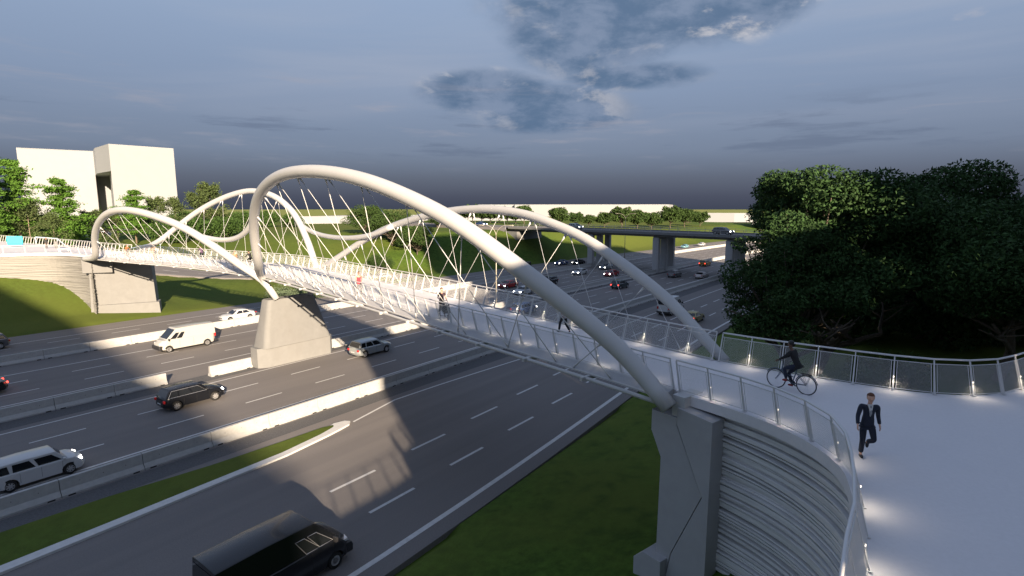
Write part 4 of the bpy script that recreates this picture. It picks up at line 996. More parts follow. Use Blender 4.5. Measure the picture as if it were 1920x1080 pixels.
    # glass: bilinear on the side plane
    def side(s, u0, u1, v0=.12, v1=.88, off_=.008):
        def pt(u, v):
            xb = lo[0][0] + (lo[1][0] - lo[0][0]) * u; xt = hi[0][0] + (hi[1][0] - hi[0][0]) * u
            zb2 = lo[0][1] + (lo[1][1] - lo[0][1]) * u; zt2 = hi[0][1] - .035
            return (xb + (xt - xb) * v, s * (wb + (wt - wb) * v + off_), zb2 + (zt2 - zb2) * v)
        return pt
    for s in (-1, 1):
        spans = {'sedan': ((.10, .47), (.50, .86)), 'suv': ((.05, .26), (.29, .58), (.61, .90)), 'boxy': ((.05, .22), (.26, .56), (.60, .92)), 'van': ((.70, .81), (.822, .935))}[kind]
        for a, b in spans:
            pt = side(s, a, b); v0 = .10 if kind != 'van' else .06; v1 = .86 if kind != 'van' else .60; n_ = 1
            m = MB(); m.add([pt(a, v0), pt(b, v0), pt(b - .015, v1), pt(a + .02, v1)], [(0, 1, 2, 3)] if s < 0 else [(3, 2, 1, 0)]); m.build('side_window', M_GLASS, T)
        # mirror
        m = MB(); mx = g[3] - .25; m.loft([[(mx + x, s * (W / 2 + .0 + y), S['belt'] + .06 + z * (1.0 if kind != 'van' else 1.9)) for x, z in ((-.05, -.06), (.08, -.05), (.08, .05), (-.05, .07))] for y in (-.06, .16)]); m.build('mirror', P_[col] if kind != 'van' else M_DARK, T, fixn=True, bevel=.015)
        # headlight / tail light
        hz = (S['nose'] + S['hood']) / 2 - .06
        m = MB(); x0, x1 = L / 2 - .30, L / 2 - .045; y0, y1 = s * (W / 2 - .42), s * (W / 2 - .10)
        m.loft([[(L / 2 - .11, y0, hz - .09), (L / 2 - .16, y0, hz + .06), (L / 2 - .24, y0, hz - .0), (L / 2 - .24, y0, hz - .09)], [(L / 2 - .17, y1, hz - .07), (L / 2 - .24, y1, hz + .07), (L / 2 - .5, y1, hz + .04), (L / 2 - .5, y1, hz - .05)]]); m.build('headlight', M_HEADON, T, fixn=True)
        m = MB(); tz = .86 if kind != 'van' else 1.15; hh = .10 if kind in ('sedan',) else .16 if kind != 'van' else .30; m.box((-L / 2 + .065, s * (W / 2 - .17), tz), (.12, .22, hh * 1.3)); m.build('tail_light', M_TAIL, T, bevel=.02)
        if kind != 'van':
            for hx in (-.45, .5): m = MB(); m.box((hx, s * (W / 2 + .002), S['belt'] - .16), (.18, .03, .025)); m.build('door_handle', P_[col], T)
        m = MB()
        for hx in ((.98, .02, -.92) if kind != 'van' else (1.95, .95, -.5)): m.box((hx - .0, s * (W / 2 - .003), (S['belt'] + zb) / 2 + .02), (.012, .012, S['belt'] - zb - .22))
        m.build('door_gap', M_BLACK, T)
    for s in (-1, 1):
        if kind in ('suv', 'van'):
            for a, b in ({'suv': ((.05, .90),), 'van': ((.70, .81), (.822, .935))}[kind]):
                pt = side(s, a, b, off_=.014); v0 = .07 if kind != 'van' else .03; v1 = .90 if kind != 'van' else .64
                m = MB(); m.tube([pt(a, v0), pt(b + .01, v0), pt(b - .01, v1), pt(a + .01, v1), pt(a, v0)], .013, 4, False); m.build('window_trim', M_RIM, T)
    # windscreens
    def screen(xb, zb2, xt, zt2, sg, name, k0=.10, k1=.88):
        m = MB(); d = Vector((xt - xb, 0, zt2 - zb2)); n = Vector((d.z, 0, -d.x)).normalized() * sg * .012
        a = Vector((xb, 0, zb2)) + d * k0 + n; b = Vector((xb, 0, zb2)) + d * k1 + n; w0 = wb - .10; w1 = wt - .07
        w0_ = w0 + (w1 - w0) * k0; w1_ = w0 + (w1 - w0) * k1
        v = [(a.x, -w0_, a.z), (a.x, w0_, a.z), (b.x, w1_, b.z), (b.x, -w1_, b.z)]; m.add(v, [(0, 1, 2, 3)] if sg > 0 else [(3, 2, 1, 0)]); m.build(name, M_GLASS, T)
    screen(lo[1][0], lo[1][1], hi[1][0], hi[1][1], 1, 'windscreen')
    screen(lo[0][0], lo[0][1], hi[0][0], hi[0][1], -1, 'rear_window', .15 if kind != 'van' else .25, .85)
    # bumpers, grille, plates, sill
    m = MB(); m.box((L / 2 - .015, 0, .52), (.05, W * .46, .12)); m.build('grille', M_DARK, T, bevel=.015)
    m = MB(); m.box((-L / 2 + .01, 0, .62), (.03, .5, .12)); m.build('licence_plate', M_PLATE, T)
    for s in (-1, 1):
        m = MB(); m.box(((fx + rx) / 2, s * (W / 2 - .035), zb + .05), (fx - rx - 2 * ar - .02, .06, .10 if kind not in ('van',) else .2)); m.build('sill', M_DARK, T, bevel=.01)
    if kind == 'van':
        m = MB(); m.loft([[(L / 2 - .40, y, .36), (L / 2 + .03, y, .36), (L / 2 + .05, y, .66), (L / 2 - .02, y, .82), (L / 2 - .40, y, .82)] for y in (-W / 2 + .06, -W / 2 + .25, W / 2 - .25, W / 2 - .06)]); m.build('front_bumper', M_DARK, T, fixn=True, bevel=.04)
        m = MB(); m.box((-L / 2 + .12, 0, .52), (.36, W - .04, .26)); m.build('rear_bumper', M_DARK, T, bevel=.03)
    # wheels
    for cx in (fx, rx):
        for s in (-1, 1):
            wy = s * (W / 2 - .13)
            wt_ = MB(); wt_.lathe([(wr * .62, -.10), (wr * .9, -.11), (wr, -.085), (wr, .085), (wr * .9, .11), (wr * .62, .10), (wr * .62, -.10)], 24, 'y'); w = wt_.build('wheel', M_BLACK, T, smooth=True); w.location = (cx, wy, wr)
            m = MB(); m.lathe([(wr * .64, s * .03), (wr * .64, s * .09), (wr * .58, s * .095), (wr * .55, s * .04)], 24, 'y')
            nsp = 7 if kind != 'van' else 10
            for k in range(nsp):
                a = 6.283 * k / nsp; c, sn = math.cos(a), math.sin(a); ww = wr * (.10 if kind != 'van' else .15)
                v = []
                for r_ in (wr * .08, wr * .60):
                    for q in (-ww, ww):
                        for yy in (.05, .085): v.append((r_ * c - q * sn, s * yy, r_ * sn + q * c))
                m.add(v, [(0, 1, 3, 2), (4, 6, 7, 5), (0, 4, 5, 1), (2, 3, 7, 6), (1, 5, 7, 3), (0, 2, 6, 4)])
            m.lathe([(0, s * .095), (wr * .16, s * .09), (wr * .16, s * .05)], 12, 'y'); m.build('rim', M_RIM, w, fixn=False)
            m = MB(); m.lathe([(0, s * .035), (wr * .6, s * .035)], 20, 'y'); m.build('brake_disc', M_DARK, w)
    m = MB(); m.box(((fx + rx) / 2, 0, zb + .12), (L - .7, W - .5, .16)); m.build('underbody', M_BLACK, T)
    T['paint'] = col
    return T
PROTO = {}
def place_car(kind, col, px_, py_, head, label, heads=True, tails=False, z=0.0, group='cars and vans on the road', xy=None, rz=None, side=.9):
    """head +1: driving away along the lanes, -1: towards"""
    if xy is None:
        d = ray(px_, py_); t = (z - CAMH) / d.z; x, y = d.x * t - side, d.y * t
    else: x, y = xy
    if rz is None: rz = (math.pi / 2 if head > 0 else -math.pi / 2) - math.atan(.0004 * max(0, y - 40))
    if kind not in PROTO:
        c = car(kind, col); PROTO[kind] = (c, col); del c['paint']
    else:
        src, scol = PROTO[kind]; rm = {P_[scol].name: P_[col]}
        c = dup(src, remap=rm)
    c.location = (x, y, z + .013); c.rotation_euler = (0, 0, rz)
    for ch in c.children:
        if ch.name.startswith('headlight'): ch.material_slots[0].link = 'OBJECT'; ch.material_slots[0].material = M_HEADON if heads else M_HEAD
        if ch.name.startswith('tail_light'): ch.material_slots[0].link = 'OBJECT'; ch.material_slots[0].material = M_TAILON if tails else M_TAIL
    tag(c, label, 'van' if kind == 'van' else 'car', group); return c
place_car('boxy', 'white', 60, 913, 1, 'white boxy car with its headlight on, cut by the left frame edge', xy=(-39.95, 7.9))
place_car('suv', 'black', 365, 757, 1, 'black estate car passing the gap in the middle barrier', xy=(-46.0, 19.0))
place_car('suv', 'silver', 700, 668, 1, 'pale silver estate car just right of the central pier', False, xy=(-46.6, 37.6))
place_car('van', 'cream', 355, 655, -1, 'white panel van with black bumper on the far roadway', False, xy=(-65.5, 26.9))
place_car('sedan', 'white', 455, 600, -1, 'white sedan on the farthest roadway, left of the central pier', False, xy=(-76.6, 38.6))
place_car('sedan', 'black', 0, 0, -1, 'black car cut by the left frame edge, seen by its tail light', False, True, xy=(-62.4, 8.7))
place_car('suv', 'grey', 0, 0, -1, 'grey car cut by the left frame edge on the farthest roadway', False, xy=(-82.2, 12.9))
place_car('van', 'black', 0, 0, 1, 'black panel van on the near lanes at the bottom of the picture', False, xy=(-20.15, 11.1))
place_car('sedan', 'cream', 735, 524, -1, 'white car on the hard shoulder behind the railing, near the woman in red', True, xy=(-94.6, 80), z=0.03)
zz = ground(-116, 56); place_car('sedan', 'white', 0, 0, 0, 'white car on the slip road, half hidden by the foot of the small arch', True, xy=(-108.5, 62.5), rz=R(205), z=RZ[min(range(len(RC)), key=lambda i: (RC[i] - Vector((-108.5, 62.5, 0))).length)] + .02)
bi = min(range(len(RC)), key=lambda i: (RC[i] - Vector(along(251, 165))).length)
place_car('suv', 'red', 0, 0, 0, 'red car on the slip road seen inside the small left arch', True, xy=(RC[bi].x, RC[bi].y), rz=math.atan2(RC[bi + 1].y - RC[bi].y, RC[bi + 1].x - RC[bi].x) + math.pi, z=RZ[bi] + .03)
place_car('suv', 'blue', 1000, 590, 1, 'dark blue car behind the mesh railing under the tall arch', True, xy=(-46.6, 66.5))
place_car('sedan', 'red', 960, 540, -1, 'red car partly hidden behind the tall arch tube', True)
place_car('sedan', 'white', 990, 552, -1, 'white car with dark lower body peeping out under the tall arch tube', True)
place_car('suv', 'black', 1036, 534, -1, 'black car with both headlights on between the two right arches', True)
place_car('sedan', 'blue', 1058, 497, -1, 'dark blue car on the farthest roadway before the dark slope', True)
place_car('sedan', 'black', 1090, 496, -1, 'black car with lights on beside the left viaduct columns', True)
place_car('van', 'black', 983, 512, -1, 'black van hidden by the tall arch tube on the farthest roadway', False)
place_car('sedan', 'white', 1094, 515, -1, 'white car with headlights on, right of the black one between arches', True)
place_car('sedan', 'silver', 1143, 505, -1, 'white car with bright headlights by the left viaduct columns', True)
place_car('sedan', 'red', 1153, 518, -1, 'dark red car just behind the far lower arch', True)
place_car('suv', 'greenish', 1170, 541, 1, 'dark car braking with two red tail lights before the far arch', False, True)
place_car('suv', 'grey', 1272, 520, 1, 'dark grey car between the middle and right viaduct columns', False, False)
place_car('suv', 'orange', 1328, 499, 1, 'olive orange car with orange tail lights beside the right viaduct columns', False, True)
place_car('sedan', 'lilac', 1323, 522, 1, 'silver sedan next to the right viaduct columns', False, False)
place_car('sedan', 'cyan', 1288, 465, -1, 'light blue car in the sun beyond the viaduct', False)
place_car('sedan', 'white', 1319, 461, -1, 'white car in the sun beyond the viaduct', False)
place_car('van', 'white', 1268, 588, 1, 'white panel van behind the far lower arch on the near lanes', False, False)
place_car('sedan', 'gold', 1312, 604, 1, 'gold car with red tail lights on the near lanes by the trees', False, True)
place_car('sedan', 'white', 1388, 478, -1, 'white car glimpsed between the right viaduct columns and the tree', False)
place_car('sedan', 'cream', 1395, 490, -1, 'white car at the edge of the tree below the viaduct', False)
vang = math.atan2(-.23, 1)
place_car('sedan', 'blue', 0, 0, 0, 'blue car on the road left of the viaduct', True, xy=(-121, 147.0), rz=vang, z=9.77)
place_car('suv', 'silver', 0, 0, 0, 'silver car on the left part of the viaduct', True, xy=(-78.5, vy(-78.5) + 3.3), rz=vang, z=9.77)
place_car('suv', 'grey', 0, 0, 0, 'dark car with a bright headlight on the viaduct above the right columns', True, xy=(-35.0, vy(-35) + 3.3), rz=vang, z=9.77)

# ------------------------------------------------------------------ people
def skin(name, chains, m_, parent, root=0, sub=2):
    """chains: list of polylines [(x,y,z,r),...] sharing identical points -> one skinned surface"""
    idx = {}; V = []; Rr = []; E = []
    for ch in chains:
        prev = None
        for (x, y, z, r) in ch:
            k = (round(x, 3), round(y, 3), round(z, 3))
            if k not in idx: idx[k] = len(V); V.append(k); Rr.append(r)
            i = idx[k]
            if prev is not None and prev != i: E.append((prev, i))
            prev = i
    me = bpy.data.meshes.new(name); me.from_pydata(V, E, []); me.materials.append(m_)
    o = bpy.data.objects.new(name, me); COL.objects.link(o); o.parent = parent
    md = o.modifiers.new('skin', 'SKIN'); md.use_smooth_shade = True; md.branch_smoothing = .3
    for i, sv in enumerate(me.skin_vertices[0].data):
        r = Rr[i]; sv.radius = r if isinstance(r, tuple) else (r, r); sv.use_root = (i == root)
    s = o.modifiers.new('sub', 'SUBSURF'); s.levels = sub; s.render_levels = sub
    return o
def lerp3(a, b, t): return tuple(a[i] + (b[i] - a[i]) * t for i in range(3))
def person(label, loc, rz, pose, top, legs, shoe, hair, skinc, sc=1.0, sleeves=True, group=None, shirt=None, longhair=False, cap=False):
    """pose: joints in metres, facing +Y. keys: pel, chest, neck, head, shl/shr, ell/elr, hal/har, hpl/hpr, knl/knr, anl/anr, tol/tor"""
    T = thing('person', label, 'person', loc, rz, group); T.scale = (sc, sc, sc)
    p = pose; SK = mat('skin_%s' % skinc, dict(light=(.55, .33, .24), mid=(.38, .20, .13), dark=(.12, .06, .04))[skinc], .55, var=.06, vs=12)
    def A(k, r): return (*p[k], r)
    def mid(a, b, t, r): return (*lerp3(p[a], p[b], t), r)
    # body: legs, trunk, arms with hands and five fingers, neck and head, nose and ears
    ch = [[A('pel', .085), mid('pel', 'chest', .5, .075), A('chest', .085), A('neck', .052)]]
    nx, ny, nz = p['neck']; hx, hy, hz = p['head']; fd = p.get('face', (0, 1, 0))
    ch.append([A('neck', .052), (hx - fd[0] * .01, hy - fd[1] * .01, hz - .095, .062), (hx, hy, hz - .03, .078), (hx, hy, hz + .045, .084), (hx - fd[0] * .01, hy - fd[1] * .01, hz + .105, .05)])
    ch.append([(hx, hy, hz - .03, .078), (hx + fd[0] * .085, hy + fd[1] * .085, hz - .015, .018), (hx + fd[0] * .108, hy + fd[1] * .108, hz - .035, .012)])
    ch.append([(hx - fd[0] * .01, hy - fd[1] * .01, hz - .095, .062), (hx + fd[0] * .055, hy + fd[1] * .055, hz - .10, .03)])
    for s in (-1, 1): ch.append([(hx, hy, hz - .03, .078), (hx + s * fd[1] * .088, hy - s * fd[0] * .088, hz - .02, .016)])
    for s, e, h_, sg in (('shl', 'ell', 'hal', -1), ('shr', 'elr', 'har', 1)):
        ch.append([A('chest', .085), A(s, .055), mid(s, e, .5, .045), A(e, .036), mid(e, h_, .5, .034), A(h_, .022)])
        w = Vector(p[h_]); d = (w - Vector(p[e])).normalized(); sd = Vector((0, 1, 0)) - d * d.y
        if sd.length < .2: sd = Vector((1, 0, 0)) - d * d.x
        sd.normalize(); inn = d.cross(sd).normalized() * (-sg)
        palm = w + d * .075; pr = .020
        ch.append([A(h_, .022), (*tuple(w + d * .035), .024), (*tuple(palm), .022)])
        for k, (o_, L_) in enumerate(((.030, .070), (.010, .080), (-.010, .074), (-.030, .058))):
            a = palm + sd * o_; b = a + d * L_ * .5 + inn * .006; c = a + d * L_ + inn * .024
            ch.append([(*tuple(palm), .022), (*tuple(a + d * .012), .0095), (*tuple(b), .0088), (*tuple(c), .0072)])
        q = w + d * .035
        ch.append([(*tuple(q), .024), (*tuple(q + sd * .034 + d * .012), .011), (*tuple(q + sd * .048 + d * .045 + inn * .01), .008)])
    for h_, k_, a_, t_ in (('hpl', 'knl', 'anl', 'tol'), ('hpr', 'knr', 'anr', 'tor')):
        ch.append([A('pel', .085), A(h_, .085), mid(h_, k_, .5, .068), A(k_, .05), mid(k_, a_, .4, .048), A(a_, .033), A(t_, .024)])
    skin('body', ch, SK, T)
    # garments
    mt = mat('cloth_' + top[0], top[1], .85, var=.12, vs=18); ml = mat('cloth_' + legs[0], legs[1], .85, var=.12, vs=18)
    pb = lerp3(p['pel'], p['chest'], -.12)
    c2 = [[(*pb, (.165, .12)), A('pel', (.16, .118)), mid('pel', 'chest', .5, (.145, .108)), A('chest', (.16, .112)), mid('chest', 'neck', .75, .06)]]
    for s, e, h_ in (('shl', 'ell', 'hal'), ('shr', 'elr', 'har')):
        if sleeves == 'none': c2.append([A('chest', (.145, .105)), mid('chest', s, .8, .06)])
        elif sleeves: c2.append([A('chest', (.145, .105)), A(s, .072), mid(s, e, .5, .06), A(e, .053), mid(e, h_, .5, .048), mid(e, h_, .93, .042)])
        else: c2.append([A('chest', (.145, .105)), A(s, .068), mid(s, e, .5, .058), mid(s, e, .6, .056)])
    skin('top', c2, mt, T, 1)
    c3 = [[A('pel', .10), mid('pel', 'chest', .22, .11)]]
    for h_, k_, a_ in (('hpl', 'knl', 'anl'), ('hpr', 'knr', 'anr')):
        c3.append([A('pel', .10), A(h_, .098), mid(h_, k_, .5, .086), A(k_, .068), mid(k_, a_, .5, .064), mid(k_, a_, .93, .060)])
    skin('trousers', c3, ml, T, 0)
    ms = mat('shoe_' + shoe[0], shoe[1], .45)
    for a_, t_ in (('anl', 'tol'), ('anr', 'tor')):
        an = Vector(p[a_]); to = Vector(p[t_]); d = (to - an); hh = an + Vector((0, 0, -.045)) - Vector((d.x, d.y, 0)) * .25
        skin('shoe', [[(*tuple(hh), .040), (*tuple(an.lerp(to, .45) + Vector((0, 0, -.012))), .045), (*tuple(to), .034), (*tuple(to + d * .22), .024)]], ms, T, 1, 2)
    mh = mat('hair_' + hair[0], hair[1], .8, var=.3, vs=60)
    f = Vector(fd) * .02
    m = MB(); nu, nv = 22, 14; F3 = Vector((fd[0], fd[1], 0)).normalized(); S3 = Vector((F3.y, -F3.x, 0)); cc = Vector((hx, hy, hz + .035)) - F3 * .014; rnd = random.Random(int(hz * 1e4)); V_ = []
    for j in range(nv + 1):
        th = math.pi * .72 * j / nv
        for i in range(nu):
            ph = 6.2832 * i / nu; k = 1 + .035 * math.sin(5 * ph + 3 * th) + rnd.uniform(-.012, .012)
            V_.append((S3 * (.088 * math.sin(th) * math.cos(ph)) + F3 * (.100 * math.sin(th) * math.sin(ph)) + Vector((0, 0, .088 * math.cos(th)))) * k)
    keep = []
    for j in range(nv):
        for i in range(nu):
            q = (j * nu + i, j * nu + (i + 1) % nu, (j + 1) * nu + (i + 1) % nu, (j + 1) * nu + i); c = sum((V_[k] for k in q), Vector()) / 4
            if c.dot(F3) > .028 and c.z < .022: continue
            if c.dot(F3) > -.01 and c.z < -.02: continue
            keep.append(q)
    m.add([tuple(v + cc) for v in V_], keep)
    if longhair: m.tube([tuple(cc - F3 * .085 + Vector((0, 0, .0))), tuple(cc - F3 * .11 + Vector((0, 0, -.10))), tuple(cc - F3 * .10 + Vector((0, 0, -.22)))], [.035, .032, .012], 8)
    m.build('hair', mh, T, smooth=True)
    ed = Vector((fd[1], -fd[0], 0))
    m = MB()
    for s in (-1, 1):
        c = Vector((hx, hy, hz + .005)) + Vector(fd) * .078 + ed * s * .030
        m.lathe([(0, .007), (.006, .005), (.0075, 0), (.006, -.005), (0, -.007)], 8, 'z', tuple(c - Vector(fd) * .004))
    m.build('eyes', mat('eye_dark', (.02, .015, .012), .3), T, smooth=True)
    m = MB(); c = Vector((hx, hy, hz - .068)) + Vector(fd) * .083; m.box(tuple(c - Vector(fd) * .006), (.036, .010, .006), math.atan2(ed.y, ed.x)); m.build('mouth', mat('lip', (.28, .10, .09), .5), T, bevel=.003)
    if shirt:
        cx_, cy_, cz_ = p['chest']; m = MB(); yy = cy_ + .118
        v = [(-.062, yy - .052, cz_ + .16), (0, yy - .035, cz_ + .165), (.062, yy - .052, cz_ + .16), (.035, yy + .004, cz_ + .05), (0, yy + .014, cz_ - .14), (-.035, yy + .004, cz_ + .05)]
        v = [(a + cx_, b, c) for a, b, c in v]; m.add(v + [(a, b - .05, c) for a, b, c in v], [(0, 5, 4, 3, 2, 1), (0, 6, 11, 5), (5, 11, 10, 4), (4, 10, 9, 3), (3, 9, 8, 2), (2, 8, 7, 1), (1, 7, 6, 0)]); m.build('shirt_front', mat('shirt_pale', (.55, .55, .55), .8), T, fixn=True)
        m = MB(); v = [(-.020, yy - .02, cz_ + .14), (.020, yy - .02, cz_ + .14), (.030, yy + .024, cz_ - .05), (0, yy + .03, cz_ - .12), (-.030, yy + .024, cz_ - .05)]
        v = [(a + cx_, b, c) for a, b, c in v]; m.add(v, [(0, 1, 2, 3, 4)]); m.build('tie', mat('tie_grey', (.25, .26, .28), .6), T)
    if cap:
        m = MB(); m.lathe([(0, .10), (.06, .09), (.095, .05), (.10, 0), (.08, -.005)], 14, 'z', (hx - fd[0] * .012, hy - fd[1] * .012, hz + .055)); m.build('helmet', mat('helmet_black', (.01, .01, .01), .4), T, smooth=True)
    return T
WALK = dict(pel=(0, 0, .93), chest=(0, .03, 1.30), neck=(0, .035, 1.47), head=(0, .06, 1.635), shl=(-.185, .03, 1.41), shr=(.185, .03, 1.41),
            ell=(-.25, -.10, 1.14), elr=(.25, .05, 1.12), hal=(-.27, .02, .91), har=(.28, .20, .93), hpl=(-.09, 0, .90), hpr=(.09, 0, .90),
            knl=(-.12, .20, .55), anl=(-.10, -.20, .36), tol=(-.10, -.20, .22), knr=(.09, .05, .48), anr=(.09, -.02, .085), tor=(.09, .12, .045))
STRIDE = dict(WALK, knl=(-.09, .22, .53), anl=(-.09, .30, .10), tol=(-.09, .43, .06), knr=(.09, -.02, .48), anr=(.09, -.32, .16), tor=(.09, -.22, .05), ell=(-.25, -.12, 1.15), hal=(-.25, -.16, .90), elr=(.25, .12, 1.14), har=(.22, .32, 1.0))
PUSH = dict(STRIDE, ell=(-.24, .06, 1.14), hal=(-.20, .36, 1.06), elr=(.24, .06, 1.14), har=(.20, .36, 1.06))
STAND = dict(WALK, knl=(-.10, .03, .48), anl=(-.11, -.02, .085), tol=(-.12, .12, .045), knr=(.10, .03, .48), anr=(.11, -.02, .085), tor=(.12, .12, .045), ell=(-.24, -.02, 1.14), hal=(-.25, .05, .90), elr=(.24, -.02, 1.14), har=(.25, .05, .90))
CYC = dict(pel=(0, -.20, .99), chest=(0, -.02, 1.34), neck=(0, .04, 1.50), head=(0, .09, 1.665), shl=(-.18, 0, 1.44), shr=(.18, 0, 1.44), ell=(-.24, .16, 1.24), elr=(.24, .16, 1.24), hal=(-.24, .36, 1.10), har=(.24, .36, 1.10),
           hpl=(-.09, -.17, .95), hpr=(.09, -.17, .95), knl=(-.11, .20, .80), anl=(-.11, .10, .42), tol=(-.11, .22, .37), knr=(.11, .14, .58), anr=(.11, -.02, .22), tor=(.11, .11, .17))
def fz(px, py, z=DZ): d = ray(px, py); t = (z - CAMH) / d.z; return (d.x * t, d.y * t, z)
NAVY = ('navy', (.012, .018, .035)); BLK = ('black', (.012, .012, .014))
person('man in a dark navy suit walking towards the viewer on the plaza', (-.62, 16.35, DZ), R(200), dict(WALK, face=(.1, .98, -.15)), NAVY, ('navy2', (.010, .014, .028)), ('black', (.012, .012, .012)), ('ginger', (.11, .042, .02)), 'light', 1.0, shirt=True)
dirb = math.atan2(25.4 - 24.0, -11.9 + 8)
person('man with brown hair walking away, half hidden by the tall arch tube', (-14.4, 24.2, DZ), R(75), STRIDE, ('pale', (.40, .38, .38)), BLK, ('black', (.012, .012, .012)), ('brown', (.10, .045, .02)), 'mid')
person('young man in a dark t-shirt pushing a pram on the bridge', (-22.7, 23.75, DZ), R(-120), PUSH, ('plum', (.05, .03, .04)), ('greytrouser', (.14, .13, .12)), ('brown', (.10, .06, .04)), ('black', (.015, .012, .01)), 'light', 1.0, False)
person('woman in a red sleeveless top running on the bridge', (-33.8, 26.4, DZ), R(-115), STRIDE, ('red', (.55, .04, .06)), ('darkleg', (.04, .03, .03)), ('black', (.02, .02, .02)), ('brownred', (.14, .06, .03)), 'light', 1.0, 'none', longhair=True)
person('woman in an orange top walking beside the leg of the tall arch', (-61.2, 31.0, DZ), R(-100), STRIDE, ('coral', (.60, .22, .12)), ('palejeans', (.30, .33, .38)), ('black', (.02, .02, .02)), ('brownred', (.14, .06, .03)), 'light', longhair=True)
person('person in dark clothes walking near the left foot of the small arch', (-77.3, 28.9, DZ), R(80), STRIDE, ('tan', (.30, .24, .20)), ('darkbrown', (.06, .045, .035)), ('black', (.02, .02, .02)), ('black', (.015, .012, .01)), 'mid')
person('second person walking by the small arch, wearing a white shirt', (-78.2, 29.5, DZ), R(80), WALK, ('white', (.6, .6, .6)), ('darkbrown', (.06, .045, .035)), ('black', (.02, .02, .02)), ('black', (.015, .012, .01)), 'light')
person('person in dark clothes standing beside the cyan panel', (-115.5, 27.6, DZ), R(-60), STAND, ('darkgrey', (.05, .05, .05)), ('darkbrown', (.06, .045, .035)), ('black', (.02, .02, .02)), ('black', (.015, .012, .01)), 'mid')
# bicycles
def bicycle(label, loc, rz, frame=(.06, .09, .14), group='bicycles on the bridge'):
    T = thing('bicycle', label, 'bicycle', loc, rz, group); wr = .335; wb = 1.06; mf = mat('bike_%d' % int(frame[0] * 1000), frame, .3, .3, coat=.5)
    fy, ry = .52, -.54
    for y in (fy, ry):
        m = MB(); m.tube([(0, y + wr * math.cos(a), wr + wr * math.sin(a)) for a in [6.2832 * i / 36 for i in range(37)]], .019, 8, False); w = m.build('wheel', M_BLACK, T, smooth=True)
        m = MB(); m.tube([(0, y + (wr - .022) * math.cos(a), wr + (wr - .022) * math.sin(a)) for a in [6.2832 * i / 36 for i in range(37)]], .010, 6, False)
        for k in range(20): a = 6.2832 * k / 20; m.tube([(.02 * (-1) ** k, y, wr), (0, y + (wr - .02) * math.cos(a), wr + (wr - .02) * math.sin(a))], .0022, 3, False)
        m.tube([(-.045, y, wr), (.045, y, wr)], .022, 8); m.build('rim', M_RIM, w)
        m = MB(); a0, a1 = (.2, 2.9) if y == ry else (.5, 2.5); m.tube([(0, y + (wr + .045) * math.cos(a0 + (a1 - a0) * i / 10), wr + (wr + .045) * math.sin(a0 + (a1 - a0) * i / 10)) for i in range(11)], .016, 6); m.build('mudguard', mf, T, smooth=True)
    bb = (0, -.06, .29); st = (0, -.20, .86); hd0 = (0, .34, .72); hd1 = (0, .30, .92)
    m = MB(); m.tube([bb, (0, .18, .42), hd0], .024, 8); m.tube([(0, -.12, .52), (0, .2, .58), (0, .33, .78)], .017, 8); m.tube([bb, st], .018, 8)
    for s in (-1, 1): m.tube([(s * .03, bb[1], bb[2]), (s * .05, ry, wr)], .010, 6); m.tube([(s * .02, -.16, .70), (s * .05, ry, wr)], .009, 6)
    m.build('frame', mf, T, smooth=True)
    m = MB(); m.tube([hd1, hd0, (0, .36, .66)], .020, 8)
    for s in (-1, 1): m.tube([(s * .04, .36, .68), (s * .055, .42, .5), (s * .05, fy, wr)], .011, 6)
    m.build('fork', mf, T, smooth=True)
    m = MB(); m.tube([hd1, (0, .29, 1.04)], .013, 6); m.tube([(-.29, .34, 1.07), (-.16, .38, 1.06), (0, .30, 1.04), (.16, .38, 1.06), (.29, .34, 1.07)], .012, 6); m.build('handlebar', M_DARK, T, smooth=True)
    m = MB(); m.loft([[(-.07, -.33, .88), (.07, -.33, .88), (.07, -.33, .92), (-.07, -.33, .92)], [(-.08, -.24, .88), (.08, -.24, .88), (.08, -.24, .93), (-.08, -.24, .93)], [(-.02, -.05, .89), (.02, -.05, .89), (.02, -.05, .92), (-.02, -.05, .92)]]); m.build('saddle', M_BLACK, T, bevel=.015)
    m = MB(); m.box((0, ry + .02, .72), (.12, .36, .015))
    for s in (-1, 1): m.tube([(s * .055, ry + .15, .72), (s * .05, ry, wr)], .005, 4); m.tube([(s * .055, ry - .12, .72), (s * .05, ry, wr)], .005, 4)
    m.build('luggage_rack', M_BLACK, T)
    m = MB(); m.lathe([(0, -.05), (.085, -.05), (.085, -.058), (0, -.058)], 16, 'y'); o = m.build('chainring', M_DARK, T); o.location = bb; o.rotation_euler = (0, 0, math.pi / 2)
    for s, dz in ((-1, .13), (1, -.13)):
        m = MB(); m.tube([(s * .07, bb[1], bb[2]), (s * .09, bb[1] + dz * .5, bb[2] + dz * .8)], .008, 5); m.box((s * .13, bb[1] + dz * .5, bb[2] + dz * .8), (.09, .08, .02)); m.build('pedal', M_DARK, T)
    return T
by = math.atan2(21.18 - 20.92, -3.64 + 2.72) - math.pi / 2
bl_ = (-3.18, 21.05, DZ)
bicycle('dark blue city bicycle ridden across the plaza past the far railing', bl_, by)
person('cyclist in a black jacket and cap riding a bicycle on the plaza', bl_, by, CYC, BLK, ('darkblue', (.015, .02, .04)), ('red', (.25, .02, .02)), ('black', (.015, .012, .01)), 'dark', 1.0, cap=True)
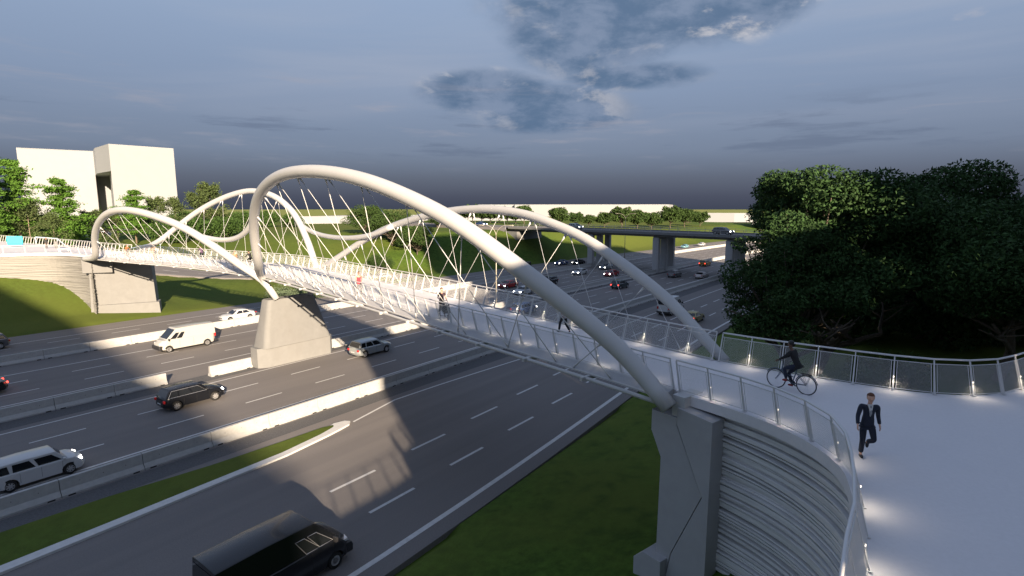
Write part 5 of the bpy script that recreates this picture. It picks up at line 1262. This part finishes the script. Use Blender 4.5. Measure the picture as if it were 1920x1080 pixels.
for i, (x, y, rz, tp, lab, lab2) in enumerate(((-60.3, 32.2, R(95), ('black', (.02, .02, .03)), 'cyclist in black riding away behind the leg of the tall arch', 'bicycle under the cyclist in black by the tall arch leg'), (-83.5, 28.2, R(-85), ('brown', (.30, .13, .05)), 'cyclist in a brown top riding by the foot of the small arch', 'bicycle under the cyclist in brown by the small arch'), (-73.5, 33.0, R(80), ('purple', (.10, .06, .11)), 'cyclist in a purple top under the crossing of the left arches', 'bicycle under the cyclist in purple'))):
    bicycle(lab2, (x, y, DZ), rz); person(lab, (x, y, DZ), rz, CYC, tp, ('darkgrey2', (.04, .04, .05)), ('black', (.02, .02, .02)), ('black', (.015, .012, .01)), 'mid')
bicycle('silver bicycle leaning by the far railing under the small arch leg', (-66.8, 34.5, DZ), R(85), (.3, .32, .36))
# pram
T = thing('pram', 'black three wheeled pram pushed by the man in a dark t-shirt', 'pram', (-22.15, 22.95, DZ), R(-120))
T.location = (-22.7 + .78 * math.sin(R(120)), 23.75 - .78 * math.cos(R(60)), DZ)
m = MB()
for s in (-1, 1): m.tube([(s * .22, -.38, 1.02), (s * .24, -.1, .75), (s * .25, .15, .45), (s * .08, .48, .16)], .013, 6); m.tube([(s * .24, .0, .62), (s * .27, -.28, .15)], .013, 6)
m.tube([(-.22, -.38, 1.02), (.22, -.38, 1.02)], .016, 8); m.tube([(-.27, -.28, .15), (.27, -.28, .15)], .012, 6); m.build('frame', M_DARK, T, smooth=True)
for x, y in ((-.28, -.28), (.28, -.28), (0, .5)):
    m = MB(); m.tube([(x, y + .14 * math.cos(a), .155 + .14 * math.sin(a)) for a in [6.2832 * i / 20 for i in range(21)]], .018, 6, False); w = m.build('wheel', M_BLACK, T, smooth=True)
m = MB(); m.loft([[(x * .20, -.22, .52 + z) for x, z in ((-1, 0), (1, 0), (1.1, .25), (-1.1, .25))], [(x * .2, .1, .42 + z) for x, z in ((-1, 0), (1, 0), (1.1, .2), (-1.1, .2))], [(x * .18, .38, .36 + z) for x, z in ((-1, 0), (1, 0), (1.1, .16), (-1.1, .16))]]); m.build('seat', M_BLACK, T, bevel=.02, fixn=True)
m = MB(); m.loft([[(.23 * math.cos(math.pi * i / 8), -.2 + d * .28, .72 + .24 * math.sin(math.pi * i / 8) * h) for i in range(9)] for d, h in ((0, .8), (.5, 1.05), (1, .9))], closed=False, caps=False); m.build('hood', mat('pram_hood', (.10, .10, .11), .8), T, smooth=True)
